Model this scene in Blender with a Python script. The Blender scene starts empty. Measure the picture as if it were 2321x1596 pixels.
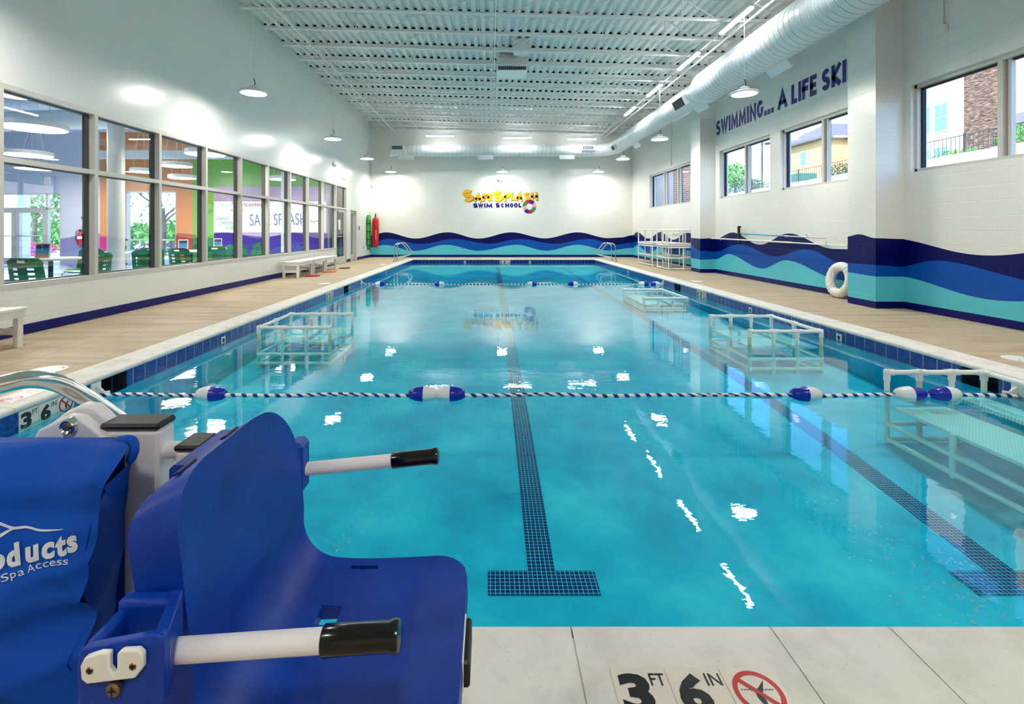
import bpy, math, random
from mathutils import Vector, Matrix
random.seed(7)
pi, sin, cos, sqrt = math.pi, math.sin, math.cos, math.sqrt
SC = bpy.context.scene
COL = SC.collection

# ---------------------------------------------------------------- camera, world, sun, exposure
F, VX, VY, EYE = 1100.0, 1112.0, 522.0, 1.23
cam_data = bpy.data.cameras.new('camera')
cam_data.sensor_fit = 'HORIZONTAL'
cam_data.sensor_width = 36.0
cam_data.lens = F / 2321 * 36
cam_data.shift_x = (1160.5 - VX) / 2321
cam_data.shift_y = -(798 - VY) / 2321
cam_data.clip_start = 0.05
cam_data.clip_end = 400
cam = bpy.data.objects.new('camera', cam_data)
COL.objects.link(cam)
cam.location = (0, 0, EYE)
cam.rotation_euler = (pi / 2, 0, 0)
SC.camera = cam

world = bpy.data.worlds.new('sky')
SC.world = world
world.use_nodes = True
wn = world.node_tree
wn.nodes.clear()
w_out = wn.nodes.new('ShaderNodeOutputWorld')
w_bg = wn.nodes.new('ShaderNodeBackground')
w_sky = wn.nodes.new('ShaderNodeTexSky')
w_sky.sky_type = 'NISHITA'
w_sky.sun_disc = False
w_sky.sun_elevation = math.radians(40)
w_sky.sun_rotation = math.radians(215)
w_sky.air_density = 1.0
w_sky.dust_density = 1.2
w_mul = wn.nodes.new('ShaderNodeMix'); w_mul.data_type = 'RGBA'; w_mul.blend_type = 'MULTIPLY'
w_mul.inputs[0].default_value = 1.0; w_mul.inputs[7].default_value = (0.56, 0.80, 1.12, 1)
wn.links.new(w_sky.outputs[0], w_mul.inputs[6])
wn.links.new(w_mul.outputs[2], w_bg.inputs[0])
wn.links.new(w_bg.outputs[0], w_out.inputs[0])
w_bg.inputs[1].default_value = 0.42

sun_data = bpy.data.lights.new('sun', 'SUN')
sun_data.energy = 4.4
sun_data.angle = 0.01
sun_data.color = (1, 0.95, 0.86)
sun = bpy.data.objects.new('sun', sun_data)
COL.objects.link(sun)
sun.rotation_euler = (math.radians(52), 0, math.radians(-50))
sun.location = (-30, -20, 40)

LAMP_POWER = 72.0
TUBE_POWER = 31.0
RING_POWER = 24.0
SC.view_settings.view_transform = 'Standard'
SC.view_settings.look = 'None'
SC.view_settings.gamma = 1.0
SC.view_settings.use_curve_mapping = False
SC.view_settings.exposure = 1.0

# ---------------------------------------------------------------- helpers
def P(x, y, Y):
    return Vector(((x - VX) / F * Y, Y, EYE - (y - VY) / F * Y))

class MB:
    """collects faces and builds ONE mesh object"""
    def __init__(s):
        s.v, s.f, s.m = [], [], []
    def add(s, verts, faces, m=0):
        b = len(s.v)
        s.v += [tuple(p) for p in verts]
        for f in faces:
            s.f.append(tuple(i + b for i in f))
            s.m.append(m)
        return s
    def box(s, x0, x1, y0, y1, z0, z1, m=0):
        v = [(x, y, z) for z in (z0, z1) for y in (y0, y1) for x in (x0, x1)]
        return s.add(v, [(0, 2, 3, 1), (4, 5, 7, 6), (0, 1, 5, 4), (2, 6, 7, 3), (0, 4, 6, 2), (1, 3, 7, 5)], m)
    def cbox(s, c, sx, sy, sz, m=0):
        return s.box(c[0] - sx / 2, c[0] + sx / 2, c[1] - sy / 2, c[1] + sy / 2, c[2] - sz / 2, c[2] + sz / 2, m)
    def bbox(s, x0, x1, y0, y1, z0, z1, b=0.005, m=0):
        """box with chamfered edges"""
        vs, idx = [], {}
        X, Y, Z = (x0, x1), (y0, y1), (z0, z1)
        for i in (0, 1):
            for j in (0, 1):
                for k in (0, 1):
                    sx, sy, sz = (1, -1)[i], (1, -1)[j], (1, -1)[k]
                    for a in range(3):
                        p = [X[i] + sx * b, Y[j] + sy * b, Z[k] + sz * b]
                        p[a] = (X[i], Y[j], Z[k])[a]
                        idx[(i, j, k, a)] = len(vs)
                        vs.append(p)
        fs = []
        for i in (0, 1):
            fs.append([idx[(i, 0, 0, 0)], idx[(i, 1, 0, 0)], idx[(i, 1, 1, 0)], idx[(i, 0, 1, 0)]])
            fs.append([idx[(0, i, 0, 1)], idx[(1, i, 0, 1)], idx[(1, i, 1, 1)], idx[(0, i, 1, 1)]])
            fs.append([idx[(0, 0, i, 2)], idx[(1, 0, i, 2)], idx[(1, 1, i, 2)], idx[(0, 1, i, 2)]])
        for i in (0, 1):
            for j in (0, 1):
                fs.append([idx[(i, j, 0, 0)], idx[(i, j, 1, 0)], idx[(i, j, 1, 1)], idx[(i, j, 0, 1)]])
                fs.append([idx[(i, 0, j, 0)], idx[(i, 1, j, 0)], idx[(i, 1, j, 2)], idx[(i, 0, j, 2)]])
                fs.append([idx[(0, i, j, 1)], idx[(1, i, j, 1)], idx[(1, i, j, 2)], idx[(0, i, j, 2)]])
                for k in (0, 1):
                    fs.append([idx[(i, j, k, 0)], idx[(i, j, k, 1)], idx[(i, j, k, 2)]])
        c = Vector(((x0 + x1) / 2, (y0 + y1) / 2, (z0 + z1) / 2))
        out = []
        for f in fs:
            p = [Vector(vs[i]) for i in f]
            n = (p[1] - p[0]).cross(p[2] - p[0])
            out.append(f if n.dot(sum(p, Vector()) / len(p) - c) > 0 else f[::-1])
        return s.add(vs, out, m)
    def tube(s, pts, r, seg=10, caps=True, m=0):
        """round bar along a polyline; r is a number or one radius per point"""
        pts = [Vector(p) for p in pts]
        n = len(pts)
        rs = r if isinstance(r, (list, tuple)) else [r] * n
        t = [(pts[min(i + 1, n - 1)] - pts[max(i - 1, 0)]).normalized() for i in range(n)]
        up = Vector((0, 0, 1)) if abs(t[0].z) < 0.9 else Vector((1, 0, 0))
        u = t[0].cross(up).normalized()
        verts, faces = [], []
        for i in range(n):
            u = (u - t[i] * u.dot(t[i])).normalized()
            w = t[i].cross(u)
            for k in range(seg):
                a = 2 * pi * k / seg
                verts.append(pts[i] + (u * cos(a) + w * sin(a)) * rs[i])
        for i in range(n - 1):
            for k in range(seg):
                k2 = (k + 1) % seg
                faces.append((i * seg + k, i * seg + k2, (i + 1) * seg + k2, (i + 1) * seg + k))
        if caps:
            faces.append(tuple(range(seg))[::-1])
            faces.append(tuple((n - 1) * seg + k for k in range(seg)))
        return s.add(verts, faces, m)
    def lathe(s, prof, seg=24, M=None, m=0, closed=False):
        """profile of (radius, height) turned about local z"""
        M = M or Matrix.Identity(4)
        verts, faces = [], []
        n = len(prof)
        for r, z in prof:
            for k in range(seg):
                a = 2 * pi * k / seg
                verts.append(M @ Vector((r * cos(a), r * sin(a), z)))
        rng = range(n) if closed else range(n - 1)
        for i in rng:
            j = (i + 1) % n
            for k in range(seg):
                k2 = (k + 1) % seg
                faces.append((i * seg + k, i * seg + k2, j * seg + k2, j * seg + k))
        if not closed:
            if prof[0][0] > 1e-6: faces.append(tuple(range(seg))[::-1])
            if prof[-1][0] > 1e-6: faces.append(tuple((n - 1) * seg + k for k in range(seg)))
        return s.add(verts, faces, m)
    def prism(s, poly, M, depth, m=0):
        """polygon in local xy, thickened along local +z"""
        n = len(poly)
        v = [M @ Vector((p[0], p[1], 0)) for p in poly] + [M @ Vector((p[0], p[1], depth)) for p in poly]
        f = [tuple(range(n))[::-1], tuple(range(n, 2 * n))]
        for i in range(n):
            j = (i + 1) % n
            f.append((i, j, n + j, n + i))
        return s.add(v, f, m)
    def quad(s, a, b, c, d, m=0):
        return s.add([a, b, c, d], [(0, 1, 2, 3)], m)
    def grid(s, rows, m=0, flip=False):
        nr, nc = len(rows), len(rows[0])
        v = [p for r in rows for p in r]
        f = []
        for i in range(nr - 1):
            for j in range(nc - 1):
                q = (i * nc + j, i * nc + j + 1, (i + 1) * nc + j + 1, (i + 1) * nc + j)
                f.append(q[::-1] if flip else q)
        return s.add(v, f, m)
    def build(s, name, mats, parent=None, smooth=True, angle=35, loc=None):
        me = bpy.data.meshes.new(name)
        me.from_pydata(s.v, [], s.f)
        for mt in (mats if isinstance(mats, (list, tuple)) else [mats]):
            me.materials.append(mt)
        me.polygons.foreach_set('material_index', s.m)
        if smooth:
            me.polygons.foreach_set('use_smooth', [True] * len(s.f))
        me.update()
        if smooth:
            me.set_sharp_from_angle(angle=math.radians(angle))
        o = bpy.data.objects.new(name, me)
        COL.objects.link(o)
        if parent: o.parent = parent
        if loc: o.location = loc
        return o

def tag(o, label=None, cat=None, group=None, kind=None):
    if label: o['label'] = label
    if cat: o['category'] = cat
    if group: o['group'] = group
    if kind: o['kind'] = kind
    return o
def thing(name, label, cat, loc=(0, 0, 0), rz=0, group=None):
    o = bpy.data.objects.new(name, None)
    o.empty_display_size = 0.1
    COL.objects.link(o)
    o.location = loc
    o.rotation_euler = (0, 0, rz)
    return tag(o, label, cat, group)
def children(o):
    return [c for c in COL.objects if c.parent == o]
def dup(o, parent=None, loc=None, rz=None, label=None):
    c = o.copy()
    COL.objects.link(c)
    if parent: c.parent = parent
    for ch in children(o):
        dup(ch, c)
    if loc is not None: c.location = loc
    if rz is not None: c.rotation_euler = (0, 0, rz)
    if label: c['label'] = label
    return c

_tc = {}
def text2d(body, bold=0.0, shear=0.0):
    """outline of a word from the built-in font as (points, faces), unit cap height"""
    key = (body, bold, shear)
    if key in _tc: return _tc[key]
    cu = bpy.data.curves.new('word', 'FONT')
    cu.body = body
    cu.offset = bold
    cu.shear = shear
    cu.resolution_u = 3
    o = bpy.data.objects.new('word', cu)
    COL.objects.link(o)
    dg = bpy.context.evaluated_depsgraph_get()
    me = bpy.data.meshes.new_from_object(o.evaluated_get(dg))
    v = [(p.co.x, p.co.y) for p in me.vertices]
    f = [tuple(p.vertices) for p in me.polygons]
    bpy.data.objects.remove(o)
    bpy.data.meshes.remove(me)
    bpy.data.curves.remove(cu)
    _tc[key] = (v, f)
    return v, f
def word(mb, body, M, h, w=None, bold=0.0, shear=0.0, m=0, center=False, cap=None):
    """adds a flat word: local x right, y up, lower-left corner of its box at M's origin"""
    v, f = text2d(body, bold, shear)
    x0, x1 = min(p[0] for p in v), max(p[0] for p in v)
    y0, y1 = min(p[1] for p in v), max(p[1] for p in v)
    sy = h / ((y1 - y0) if cap is None else cap)
    sx = w / (x1 - x0) if w else sy
    ox = -(x1 + x0) / 2 if center else -x0
    oy = -y0 if cap is None else 0
    mb.add([M @ Vector(((p[0] + ox) * sx, (p[1] + oy) * sy, 0)) for p in v], f, m)
def frame3(o, u, v):
    """matrix with local x=u, y=v, z=u x v at origin o"""
    u, v = Vector(u).normalized(), Vector(v).normalized()
    n = u.cross(v)
    return Matrix(((u.x, v.x, n.x, o[0]), (u.y, v.y, n.y, o[1]), (u.z, v.z, n.z, o[2]), (0, 0, 0, 1)))
# bold block capitals drawn as thick strokes (centre lines in a unit box)
def _arc(cx, cy, rx, ry, a0, a1, n=10):
    return [(cx + rx * cos(math.radians(a0 + (a1 - a0) * i / n)), cy + ry * sin(math.radians(a0 + (a1 - a0) * i / n))) for i in range(n + 1)]
GL = {
 'A': (1.05, [[(0, 0), (.5, 1), (1, 0)], [(.2, .3), (.8, .3)]]), 'F': (.78, [[(1, 1), (0, 1), (0, 0)], [(0, .52), (.85, .52)]]),
 'E': (.78, [[(1, 1), (0, 1), (0, 0), (1, 0)], [(0, .5), (.85, .5)]]), 'L': (.74, [[(0, 1), (0, 0), (1, 0)]]), 'H': (.95, [[(0, 0), (0, 1)], [(1, 0), (1, 1)], [(0, .5), (1, .5)]]),
 'I': (.0, [[(.5, 0), (.5, 1)]]), 'W': (1.4, [[(0, 1), (.25, 0), (.5, 1), (.75, 0), (1, 1)]]), 'M': (1.25, [[(0, 0), (.08, 1), (.5, .12), (.92, 1), (1, 0)]]), 'N': (.98, [[(0, 0), (0, 1), (1, 0), (1, 1)]]),
 'K': (.95, [[(0, 0), (0, 1)], [(1, 1), (.05, .45), (1, 0)]]), 'P': (.85, [[(0, 0), (0, 1), (.5, 1)] + _arc(.5, .74, .5, .26, 90, -90) + [(0, .48)]]),
 'S': (.85, [_arc(.5, .75, .48, .25, 28, 180, 8) + _arc(.5, .75, .46, .25, 190, 270, 5)[:-1] + _arc(.5, .25, .5, .25, 90, -90, 10) + _arc(.5, .25, .5, .25, -100, -160, 5)]),
 'C': (.9, [_arc(.5, .5, .5, .5, 42, 318, 18)]), 'G': (.95, [_arc(.5, .5, .5, .5, 45, 335, 18) + [(.98, .46), (.58, .46)]]), 'O': (1.0, [_arc(.5, .5, .5, .5, 0, 360, 24)]), '.': (.0, [[(.5, 0), (.5, .012)]])}
def glyph(mb, ch, M, w, h, t, m=0):
    """one capital in a w x h box with stroke thickness t"""
    for st in GL[ch][1]:
        ps = [Vector((t / 2 + x * (w - t), t / 2 + y * (h - t), 0)) for x, y in st]
        closed = (ps[0] - ps[-1]).length < 1e-6
        n = len(ps); ls, rs = [], []
        for i, p in enumerate(ps):
            a = ps[i - 1] if i else (ps[-2] if closed else None)
            b = ps[i + 1] if i < n - 1 else (ps[1] if closed else None)
            d1 = (p - a).normalized() if a is not None else None
            d2 = (b - p).normalized() if b is not None else None
            q = p.copy()
            if d1 is None: d1 = d2; q = p - d2 * t / 2 * (0 if ch in 'SCG' else 1)
            if d2 is None: d2 = d1; q = p + d1 * t / 2 * (0 if ch in 'SCG' else 1)
            tg = d1 + d2
            tg = tg.normalized() if tg.length > .05 else d1
            nn = Vector((-tg.y, tg.x, 0))
            c = max(.42, nn.dot(Vector((-d1.y, d1.x, 0))))
            ls.append(M @ (q + nn * t / 2 / c)); rs.append(M @ (q - nn * t / 2 / c))
        mb.add(ls + rs, [(i, i + 1, n + i + 1, n + i) for i in range(n - 1)], m)
def block_word(mb, body, M, w, h, t, m=0):
    """capitals laid out across width w"""
    ws = [GL[c][0] * h * .62 + t * (1 if GL[c][0] == 0 else .35) for c in body]
    gap = t * .34
    k_ = (w - gap * (len(body) - 1)) / sum(ws)
    x = 0
    for c, q in zip(body, ws):
        cw = q * k_
        glyph(mb, c, M @ Matrix.Translation((x, 0, 0)), cw if GL[c][0] else t, h, t * (.95 if c not in '.' else 1.1), m)
        x += cw + gap

def arc(c, r, a0, a1, n):
    return [(c[0] + r * cos(math.radians(a0 + (a1 - a0) * i / n)), c[1] + r * sin(math.radians(a0 + (a1 - a0) * i / n))) for i in range(n + 1)]
def smooth_path(pts, n=8):
    """Catmull-Rom through the points"""
    pts = [Vector(p) for p in pts]
    e = [pts[0] * 2 - pts[1]] + pts + [pts[-1] * 2 - pts[-2]]
    out = []
    for i in range(1, len(e) - 2):
        for k in range(n):
            t = k / n
            a, b, c, d = e[i - 1], e[i], e[i + 1], e[i + 2]
            out.append(0.5 * ((2 * b) + (c - a) * t + (2 * a - 5 * b + 4 * c - d) * t * t + (3 * b - a - 3 * c + d) * t ** 3))
    return out + [pts[-1]]
def lerp_tab(tab, x):
    if x <= tab[0][0]: return tab[0][1]
    for (a, fa), (b, fb) in zip(tab, tab[1:]):
        if x <= b: return fa + (fb - fa) * (x - a) / (b - a)
    return tab[-1][1]
def wave_tab(tab, x):
    """cosine interpolation between crests and troughs"""
    if x <= tab[0][0]: return tab[0][1]
    for (a, fa), (b, fb) in zip(tab, tab[1:]):
        if x <= b: return fa + (fb - fa) * (0.5 - 0.5 * cos(pi * (x - a) / (b - a)))
    return tab[-1][1]

# ---------------------------------------------------------------- materials
def S(r, g, b):
    f = lambda c: (c / 255 / 12.92) if c <= 10 else ((c / 255 + 0.055) / 1.055) ** 2.4
    return (f(r), f(g), f(b), 1)
class N:
    """small node builder"""
    def __init__(s, name):
        s.mat = bpy.data.materials.new(name)
        s.mat.use_nodes = True
        s.t = s.mat.node_tree
        s.b = s.t.nodes['Principled BSDF']
        s.out = s.t.nodes['Material Output']
    def n(s, typ, **kw):
        nd = s.t.nodes.new(typ)
        for k, v in kw.items():
            if k.startswith('i_'):
                key = k[2:].replace('_', ' ')
                nd.inputs[int(key) if key.isdigit() else key].default_value = v
            else: setattr(nd, k, v)
        return nd
    def l(s, a, b): s.t.links.new(a, b)
    def val(s, sock, v):
        if hasattr(v, 'links'): s.l(v, sock)
        else: sock.default_value = v
    def math(s, op, a, b=0.0, clamp=False):
        nd = s.n('ShaderNodeMath', operation=op, use_clamp=clamp)
        s.val(nd.inputs[0], a); s.val(nd.inputs[1], b)
        return nd.outputs[0]
    def mix(s, fac, a, b):
        nd = s.n('ShaderNodeMix', data_type='RGBA')
        s.val(nd.inputs[0], fac); s.val(nd.inputs[6], a); s.val(nd.inputs[7], b)
        return nd.outputs[2]
    def pos(s): return s.n('ShaderNodeNewGeometry').outputs['Position']
    def obj(s): return s.n('ShaderNodeTexCoord').outputs['Object']
    def scale(s, vec, sx, sy, sz):
        nd = s.n('ShaderNodeVectorMath', operation='MULTIPLY')
        s.l(vec, nd.inputs[0]); nd.inputs[1].default_value = (sx, sy, sz)
        return nd.outputs[0]
    def noise(s, vec, sc, detail=3, rough=0.5):
        nd = s.n('ShaderNodeTexNoise', i_Scale=sc, i_Detail=detail, i_Roughness=rough)
        s.l(vec, nd.inputs['Vector'])
        return nd.outputs['Fac']
    def ramp(s, fac, stops):
        nd = s.n('ShaderNodeValToRGB')
        while len(nd.color_ramp.elements) < len(stops): nd.color_ramp.elements.new(0.5)
        for e, (p, c) in zip(nd.color_ramp.elements, stops): e.position, e.color = p, c
        s.l(fac, nd.inputs[0])
        return nd.outputs[0]
    def bump(s, h, strength, dist, normal=None):
        nd = s.n('ShaderNodeBump', i_Strength=strength, i_Distance=dist)
        s.l(h, nd.inputs['Height'])
        if normal: s.l(normal, nd.inputs['Normal'])
        return nd.outputs[0]
def mat(name, col, rough=0.5, metal=0.0, spec=0.5, noise=0.0, nscale=12.0, bump=0.0, bscale=60.0, coat=0.0):
    k = N(name)
    c = tuple(col) if len(col) == 4 else tuple(col) + (1,)
    k.b.inputs['Roughness'].default_value = rough
    k.b.inputs['Metallic'].default_value = metal
    k.b.inputs['Specular IOR Level'].default_value = spec
    k.b.inputs['Coat Weight'].default_value = coat
    k.b.inputs['Base Color'].default_value = c
    if noise:
        f = k.noise(k.obj(), nscale, 4)
        d = tuple(x * (1 - noise) for x in c[:3]) + (1,)
        u = tuple(min(1, x * (1 + noise * 0.6)) for x in c[:3]) + (1,)
        k.l(k.ramp(f, [(0.3, d), (0.7, u)]), k.b.inputs['Base Color'])
    if bump:
        k.l(k.bump(k.noise(k.obj(), bscale, 2), bump, 0.01), k.b.inputs['Normal'])
    return k.mat
def emit(name, col, strength):
    k = N(name)
    k.b.inputs['Base Color'].default_value = (0.9, 0.9, 0.9, 1)
    k.b.inputs['Emission Color'].default_value = col
    k.b.inputs['Emission Strength'].default_value = strength
    return k.mat
def block_paint(name, col, axis, rough=0.32, strength=0.35, bw=0.406, bh=0.203, spec=.5):
    """paint on concrete block; axis tells which way the wall runs"""
    k = N(name)
    p = k.pos()
    sp = k.n('ShaderNodeSeparateXYZ'); k.l(p, sp.inputs[0])
    cb = k.n('ShaderNodeCombineXYZ'); k.l(sp.outputs[0 if axis == 'x' else 1], cb.inputs[0]); k.l(sp.outputs[2], cb.inputs[1])
    br = k.n('ShaderNodeTexBrick', i_Scale=1.0)
    br.inputs['Mortar Size'].default_value = 0.006
    br.inputs['Mortar Smooth'].default_value = 0.6
    br.inputs['Brick Width'].default_value = bw
    br.inputs['Row Height'].default_value = bh
    k.l(cb.outputs[0], br.inputs['Vector'])
    h = k.math('SUBTRACT', 1.0, br.outputs['Fac'])
    n1 = k.noise(p, 90, 3)
    h2 = k.math('ADD', h, k.math('MULTIPLY', n1, 0.25))
    k.l(k.bump(h2, strength, 0.012), k.b.inputs['Normal'])
    k.b.inputs['Specular IOR Level'].default_value = spec
    c = tuple(col)
    f = k.noise(p, 1.3, 3)
    k.l(k.ramp(f, [(0.3, tuple(x * 0.95 for x in c[:3]) + (1,)), (0.7, c)]), k.b.inputs['Base Color'])
    k.b.inputs['Roughness'].default_value = rough
    return k.mat
def tile_mat(name, c1, c2, grout, w, h, axis, mortar=0.004, rough=0.15, nsc=40):
    k = N(name)
    p = k.pos()
    sp = k.n('ShaderNodeSeparateXYZ'); k.l(p, sp.inputs[0])
    cb = k.n('ShaderNodeCombineXYZ')
    a, b = {'x': (0, 2), 'y': (1, 2), 'xy': (0, 1)}[axis]
    k.l(sp.outputs[a], cb.inputs[0])
    k.l(k.math('ADD', sp.outputs[b], 0.04 if b == 2 else 0.0), cb.inputs[1])
    br = k.n('ShaderNodeTexBrick', i_Scale=1.0, offset=0.0)
    br.inputs['Mortar Size'].default_value = mortar
    br.inputs['Mortar Smooth'].default_value = 0.1
    br.inputs['Brick Width'].default_value = w
    br.inputs['Row Height'].default_value = h
    k.l(cb.outputs[0], br.inputs['Vector'])
    f = k.noise(p, nsc, 5, 0.7)
    tile = k.ramp(f, [(0.35, c1), (0.65, c2)])
    k.l(k.mix(br.outputs['Fac'], tile, grout), k.b.inputs['Base Color'])
    k.l(k.bump(k.math('SUBTRACT', 1.0, br.outputs['Fac']), 0.3, 0.004), k.b.inputs['Normal'])
    k.b.inputs['Roughness'].default_value = rough
    return k.mat
def clear_mat(name, tint, f0, rough, bumpf=None, gain=1.0):
    """a clear surface: see-through head on, mirror at a glancing angle (Schlick)"""
    k = N(name)
    k.t.nodes.remove(k.b)
    tr = k.n('ShaderNodeBsdfTransparent', i_Color=tint)
    gl = k.n('ShaderNodeBsdfGlossy', i_Roughness=rough)
    lw = k.n('ShaderNodeLayerWeight', i_Blend=0.5)
    if bumpf:
        nr = bumpf(k)
        k.l(nr, gl.inputs['Normal'])
        k.l(nr, lw.inputs['Normal'])
    p5 = k.math('POWER', lw.outputs['Facing'], 5.0)
    fr = k.math('ADD', k.math('MULTIPLY', p5, (1 - f0) * gain), f0, True)
    mx = k.n('ShaderNodeMixShader')
    k.l(fr, mx.inputs[0]); k.l(tr.outputs[0], mx.inputs[1]); k.l(gl.outputs[0], mx.inputs[2])
    k.l(mx.outputs[0], k.out.inputs[0])
    return k.mat

M = {}
WHITE = S(236, 236, 230)
for ax in 'xy':
    M['wall_' + ax] = block_paint('white block paint ' + ax, WHITE, ax)
    M['navy_' + ax] = block_paint('navy block paint ' + ax, S(0, 10, 90), ax, 0.35, spec=.2)
    M['blue_' + ax] = block_paint('blue block paint ' + ax, S(0, 80, 178), ax, 0.35, spec=.25)
    M['aqua_' + ax] = block_paint('aqua block paint ' + ax, S(88, 202, 220), ax, 0.35, spec=.35)
    M['base_' + ax] = block_paint('base navy paint ' + ax, S(0, 12, 104), ax, 0.3, 0.1, spec=.25)
M['wall_gloss'] = block_paint('white gloss paint', S(226, 230, 228), 'y', 0.27, 0.06)
M['steel_white'] = mat('white painted steel', S(240, 238, 234), 0.4)
M['deck_white'] = mat('white roof deck', S(236, 234, 230), 0.42, noise=0.06, nscale=3)
M['dark_gap'] = mat('dark gap shade', S(20, 26, 28), 0.9, bump=0.4, bscale=80)  # near-black colour holds the shade of the gaps above the joists
M['duct'] = mat('white painted duct', S(224, 230, 232), 0.35, noise=0.03, nscale=2)
M['grille'] = mat('dark vent grille', S(40, 52, 60), 0.5, noise=0.2)
M['plastic'] = mat('white plastic', S(238, 238, 234), 0.35, noise=0.02)
M['bench'] = mat('white recycled lumber', S(232, 230, 222), 0.5, noise=0.05, nscale=8, bump=0.1)
M['pvc'] = mat('white pvc fitting', S(240, 240, 236), 0.3, noise=0.03)
M['pvc_tan'] = mat('yellowed pvc pipe', S(226, 212, 184), 0.35, noise=0.12, nscale=9)
M['alu'] = mat('clear aluminium', S(206, 203, 196), 0.4, 0.1, noise=0.04)
M['black'] = mat('black rubber', S(14, 14, 16), 0.45, bump=0.1)
M['dark_alu'] = mat('dark gasket', S(22, 22, 24), 0.6, noise=0.1)
M['chrome'] = mat('polished stainless steel', (0.75, 0.75, 0.73, 1), 0.12, 1.0, noise=0.05)
M['red'] = mat('red vinyl', S(196, 24, 28), 0.4, noise=0.1)
M['green'] = mat('green vinyl', S(34, 176, 70), 0.5, noise=0.15)
M['orange'] = mat('orange rubber', S(232, 92, 30), 0.5, noise=0.1)
M['lamp'] = emit('pendant lens glow', (1, 0.93, 0.82, 1), LAMP_POWER)
M['tube'] = emit('linear lamp glow', (0.97, 1, 1, 1), TUBE_POWER)
M['ring'] = emit('disc lamp glow', (1, 0.93, 0.82, 1), RING_POWER)
M['navy_ink'] = mat('navy sign paint', S(14, 20, 120), 0.4, noise=0.1)
M['gold'] = mat('gold sign paint', S(248, 184, 12), 0.4, noise=0.12, nscale=1.2)
M['purple_ink'] = mat('deep purple sign paint', S(48, 16, 84), 0.4, noise=0.1)
M['ink_red'] = mat('red sign paint', S(206, 24, 40), 0.4, noise=0.05)
M['ink_green'] = mat('green sign paint', S(10, 146, 74), 0.4, noise=0.05)
M['ink_peach'] = mat('peach sign paint', S(246, 164, 148), 0.4, noise=0.05)
M['ink_blue'] = mat('blue sign paint', S(12, 24, 176), 0.4, noise=0.05)
M['ink_black'] = mat('black tile glaze', S(16, 16, 18), 0.3, noise=0.1)
M['marker_tile'] = mat('white marker tile', S(232, 222, 212), 0.3, noise=0.05)
M['rope_white'] = mat('white rope', S(240, 240, 240), 0.6, bump=0.2)

k = N('beige broomed concrete')
p = k.pos()
f1 = k.noise(k.scale(p, 0.35, 2.6, 1), 2.2, 5, 0.6)
f2 = k.noise(p, 55, 3, 0.7)
c = k.ramp(f1, [(0.25, S(158, 140, 114)), (0.5, S(192, 174, 146)), (0.78, S(212, 196, 170))])
c = k.mix(k.math('MULTIPLY', f2, 0.35), c, S(140, 120, 98))
sp = k.n('ShaderNodeSeparateXYZ'); k.l(p, sp.inputs[0])
j1 = k.math('LESS_THAN', k.math('ABSOLUTE', k.math('ADD', sp.outputs[0], 4.4)), 0.012)
j2 = k.math('LESS_THAN', k.math('ABSOLUTE', k.math('SUBTRACT', sp.outputs[0], 5.55)), 0.01)
j3 = k.math('LESS_THAN', k.math('MODULO', k.math('ADD', sp.outputs[1], 20.0), 3.3), 0.012)
jj = k.math('MULTIPLY', k.math('MAXIMUM', k.math('MAXIMUM', j1, j2), j3), 0.4)
k.l(k.mix(jj, c, S(128, 120, 108)), k.b.inputs['Base Color'])
k.l(k.bump(f2, 0.25, 0.004), k.b.inputs['Normal'])
k.b.inputs['Roughness'].default_value = 0.6
M['deck'] = k.mat

k = N('white cast coping')
p = k.pos()
f1 = k.noise(p, 5, 6, 0.65)
f2 = k.noise(p, 130, 2, 0.6)
c = k.ramp(f1, [(0.25, S(206, 202, 194)), (0.55, S(230, 227, 220))])
vo = k.n('ShaderNodeTexVoronoi', i_Scale=38.0); k.l(p, vo.inputs['Vector'])
c = k.mix(k.math('MULTIPLY', k.math('LESS_THAN', vo.outputs['Distance'], 0.06), 0.5), c, S(110, 100, 90))
k.l(c, k.b.inputs['Base Color'])
k.l(k.bump(f2, 0.15, 0.003), k.b.inputs['Normal'])
k.b.inputs['Roughness'].default_value = 0.55
M['coping'] = k.mat

k = N('turquoise pool plaster')
p = k.pos()
f1 = k.noise(k.scale(p, 1, 1, 0.3), 1.6, 6, 0.62)
f2 = k.noise(p, 6, 5, 0.7)
c = k.ramp(f1, [(0.28, S(0, 166, 204)), (0.5, S(20, 202, 232)), (0.72, S(110, 232, 246))])
c = k.mix(k.math('MULTIPLY', f2, 0.3), c, S(0, 160, 190))
k.l(c, k.b.inputs['Base Color'])
k.b.inputs['Roughness'].default_value = 0.7
M['plaster'] = k.mat
M['wtile_y'] = tile_mat('blue waterline tile side', S(6, 30, 110), S(24, 84, 178), S(150, 165, 180), 0.155, 0.155, 'y')
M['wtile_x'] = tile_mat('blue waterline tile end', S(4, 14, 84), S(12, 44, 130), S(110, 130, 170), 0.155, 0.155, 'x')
M['mosaic'] = tile_mat('navy lane mosaic', S(0, 4, 78), S(4, 14, 112), S(90, 205, 228), 0.0265, 0.0265, 'xy', 0.0019, 0.3)

def ripple(k):
    p = k.pos()
    sp = k.n('ShaderNodeSeparateXYZ'); k.l(p, sp.inputs[0])
    a = k.noise(k.scale(p, 0.7, 1.6, 1), 1.1, 2, 0.4)
    b = k.noise(k.scale(p, 0.8, 1.5, 1), 7.0, 3, 0.5)
    h = k.math('ADD', k.math('MULTIPLY', a, 0.30), k.math('MULTIPLY', b, 0.085))
    return k.bump(h, 1.0, 0.007)
M['water'] = clear_mat('clear pool water', (0.50, 0.94, 0.98, 1), 0.022, 0.0, ripple)
M['glass'] = clear_mat('window glass', (0.93, 0.97, 0.98, 1), 0.14, 0.0)

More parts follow.
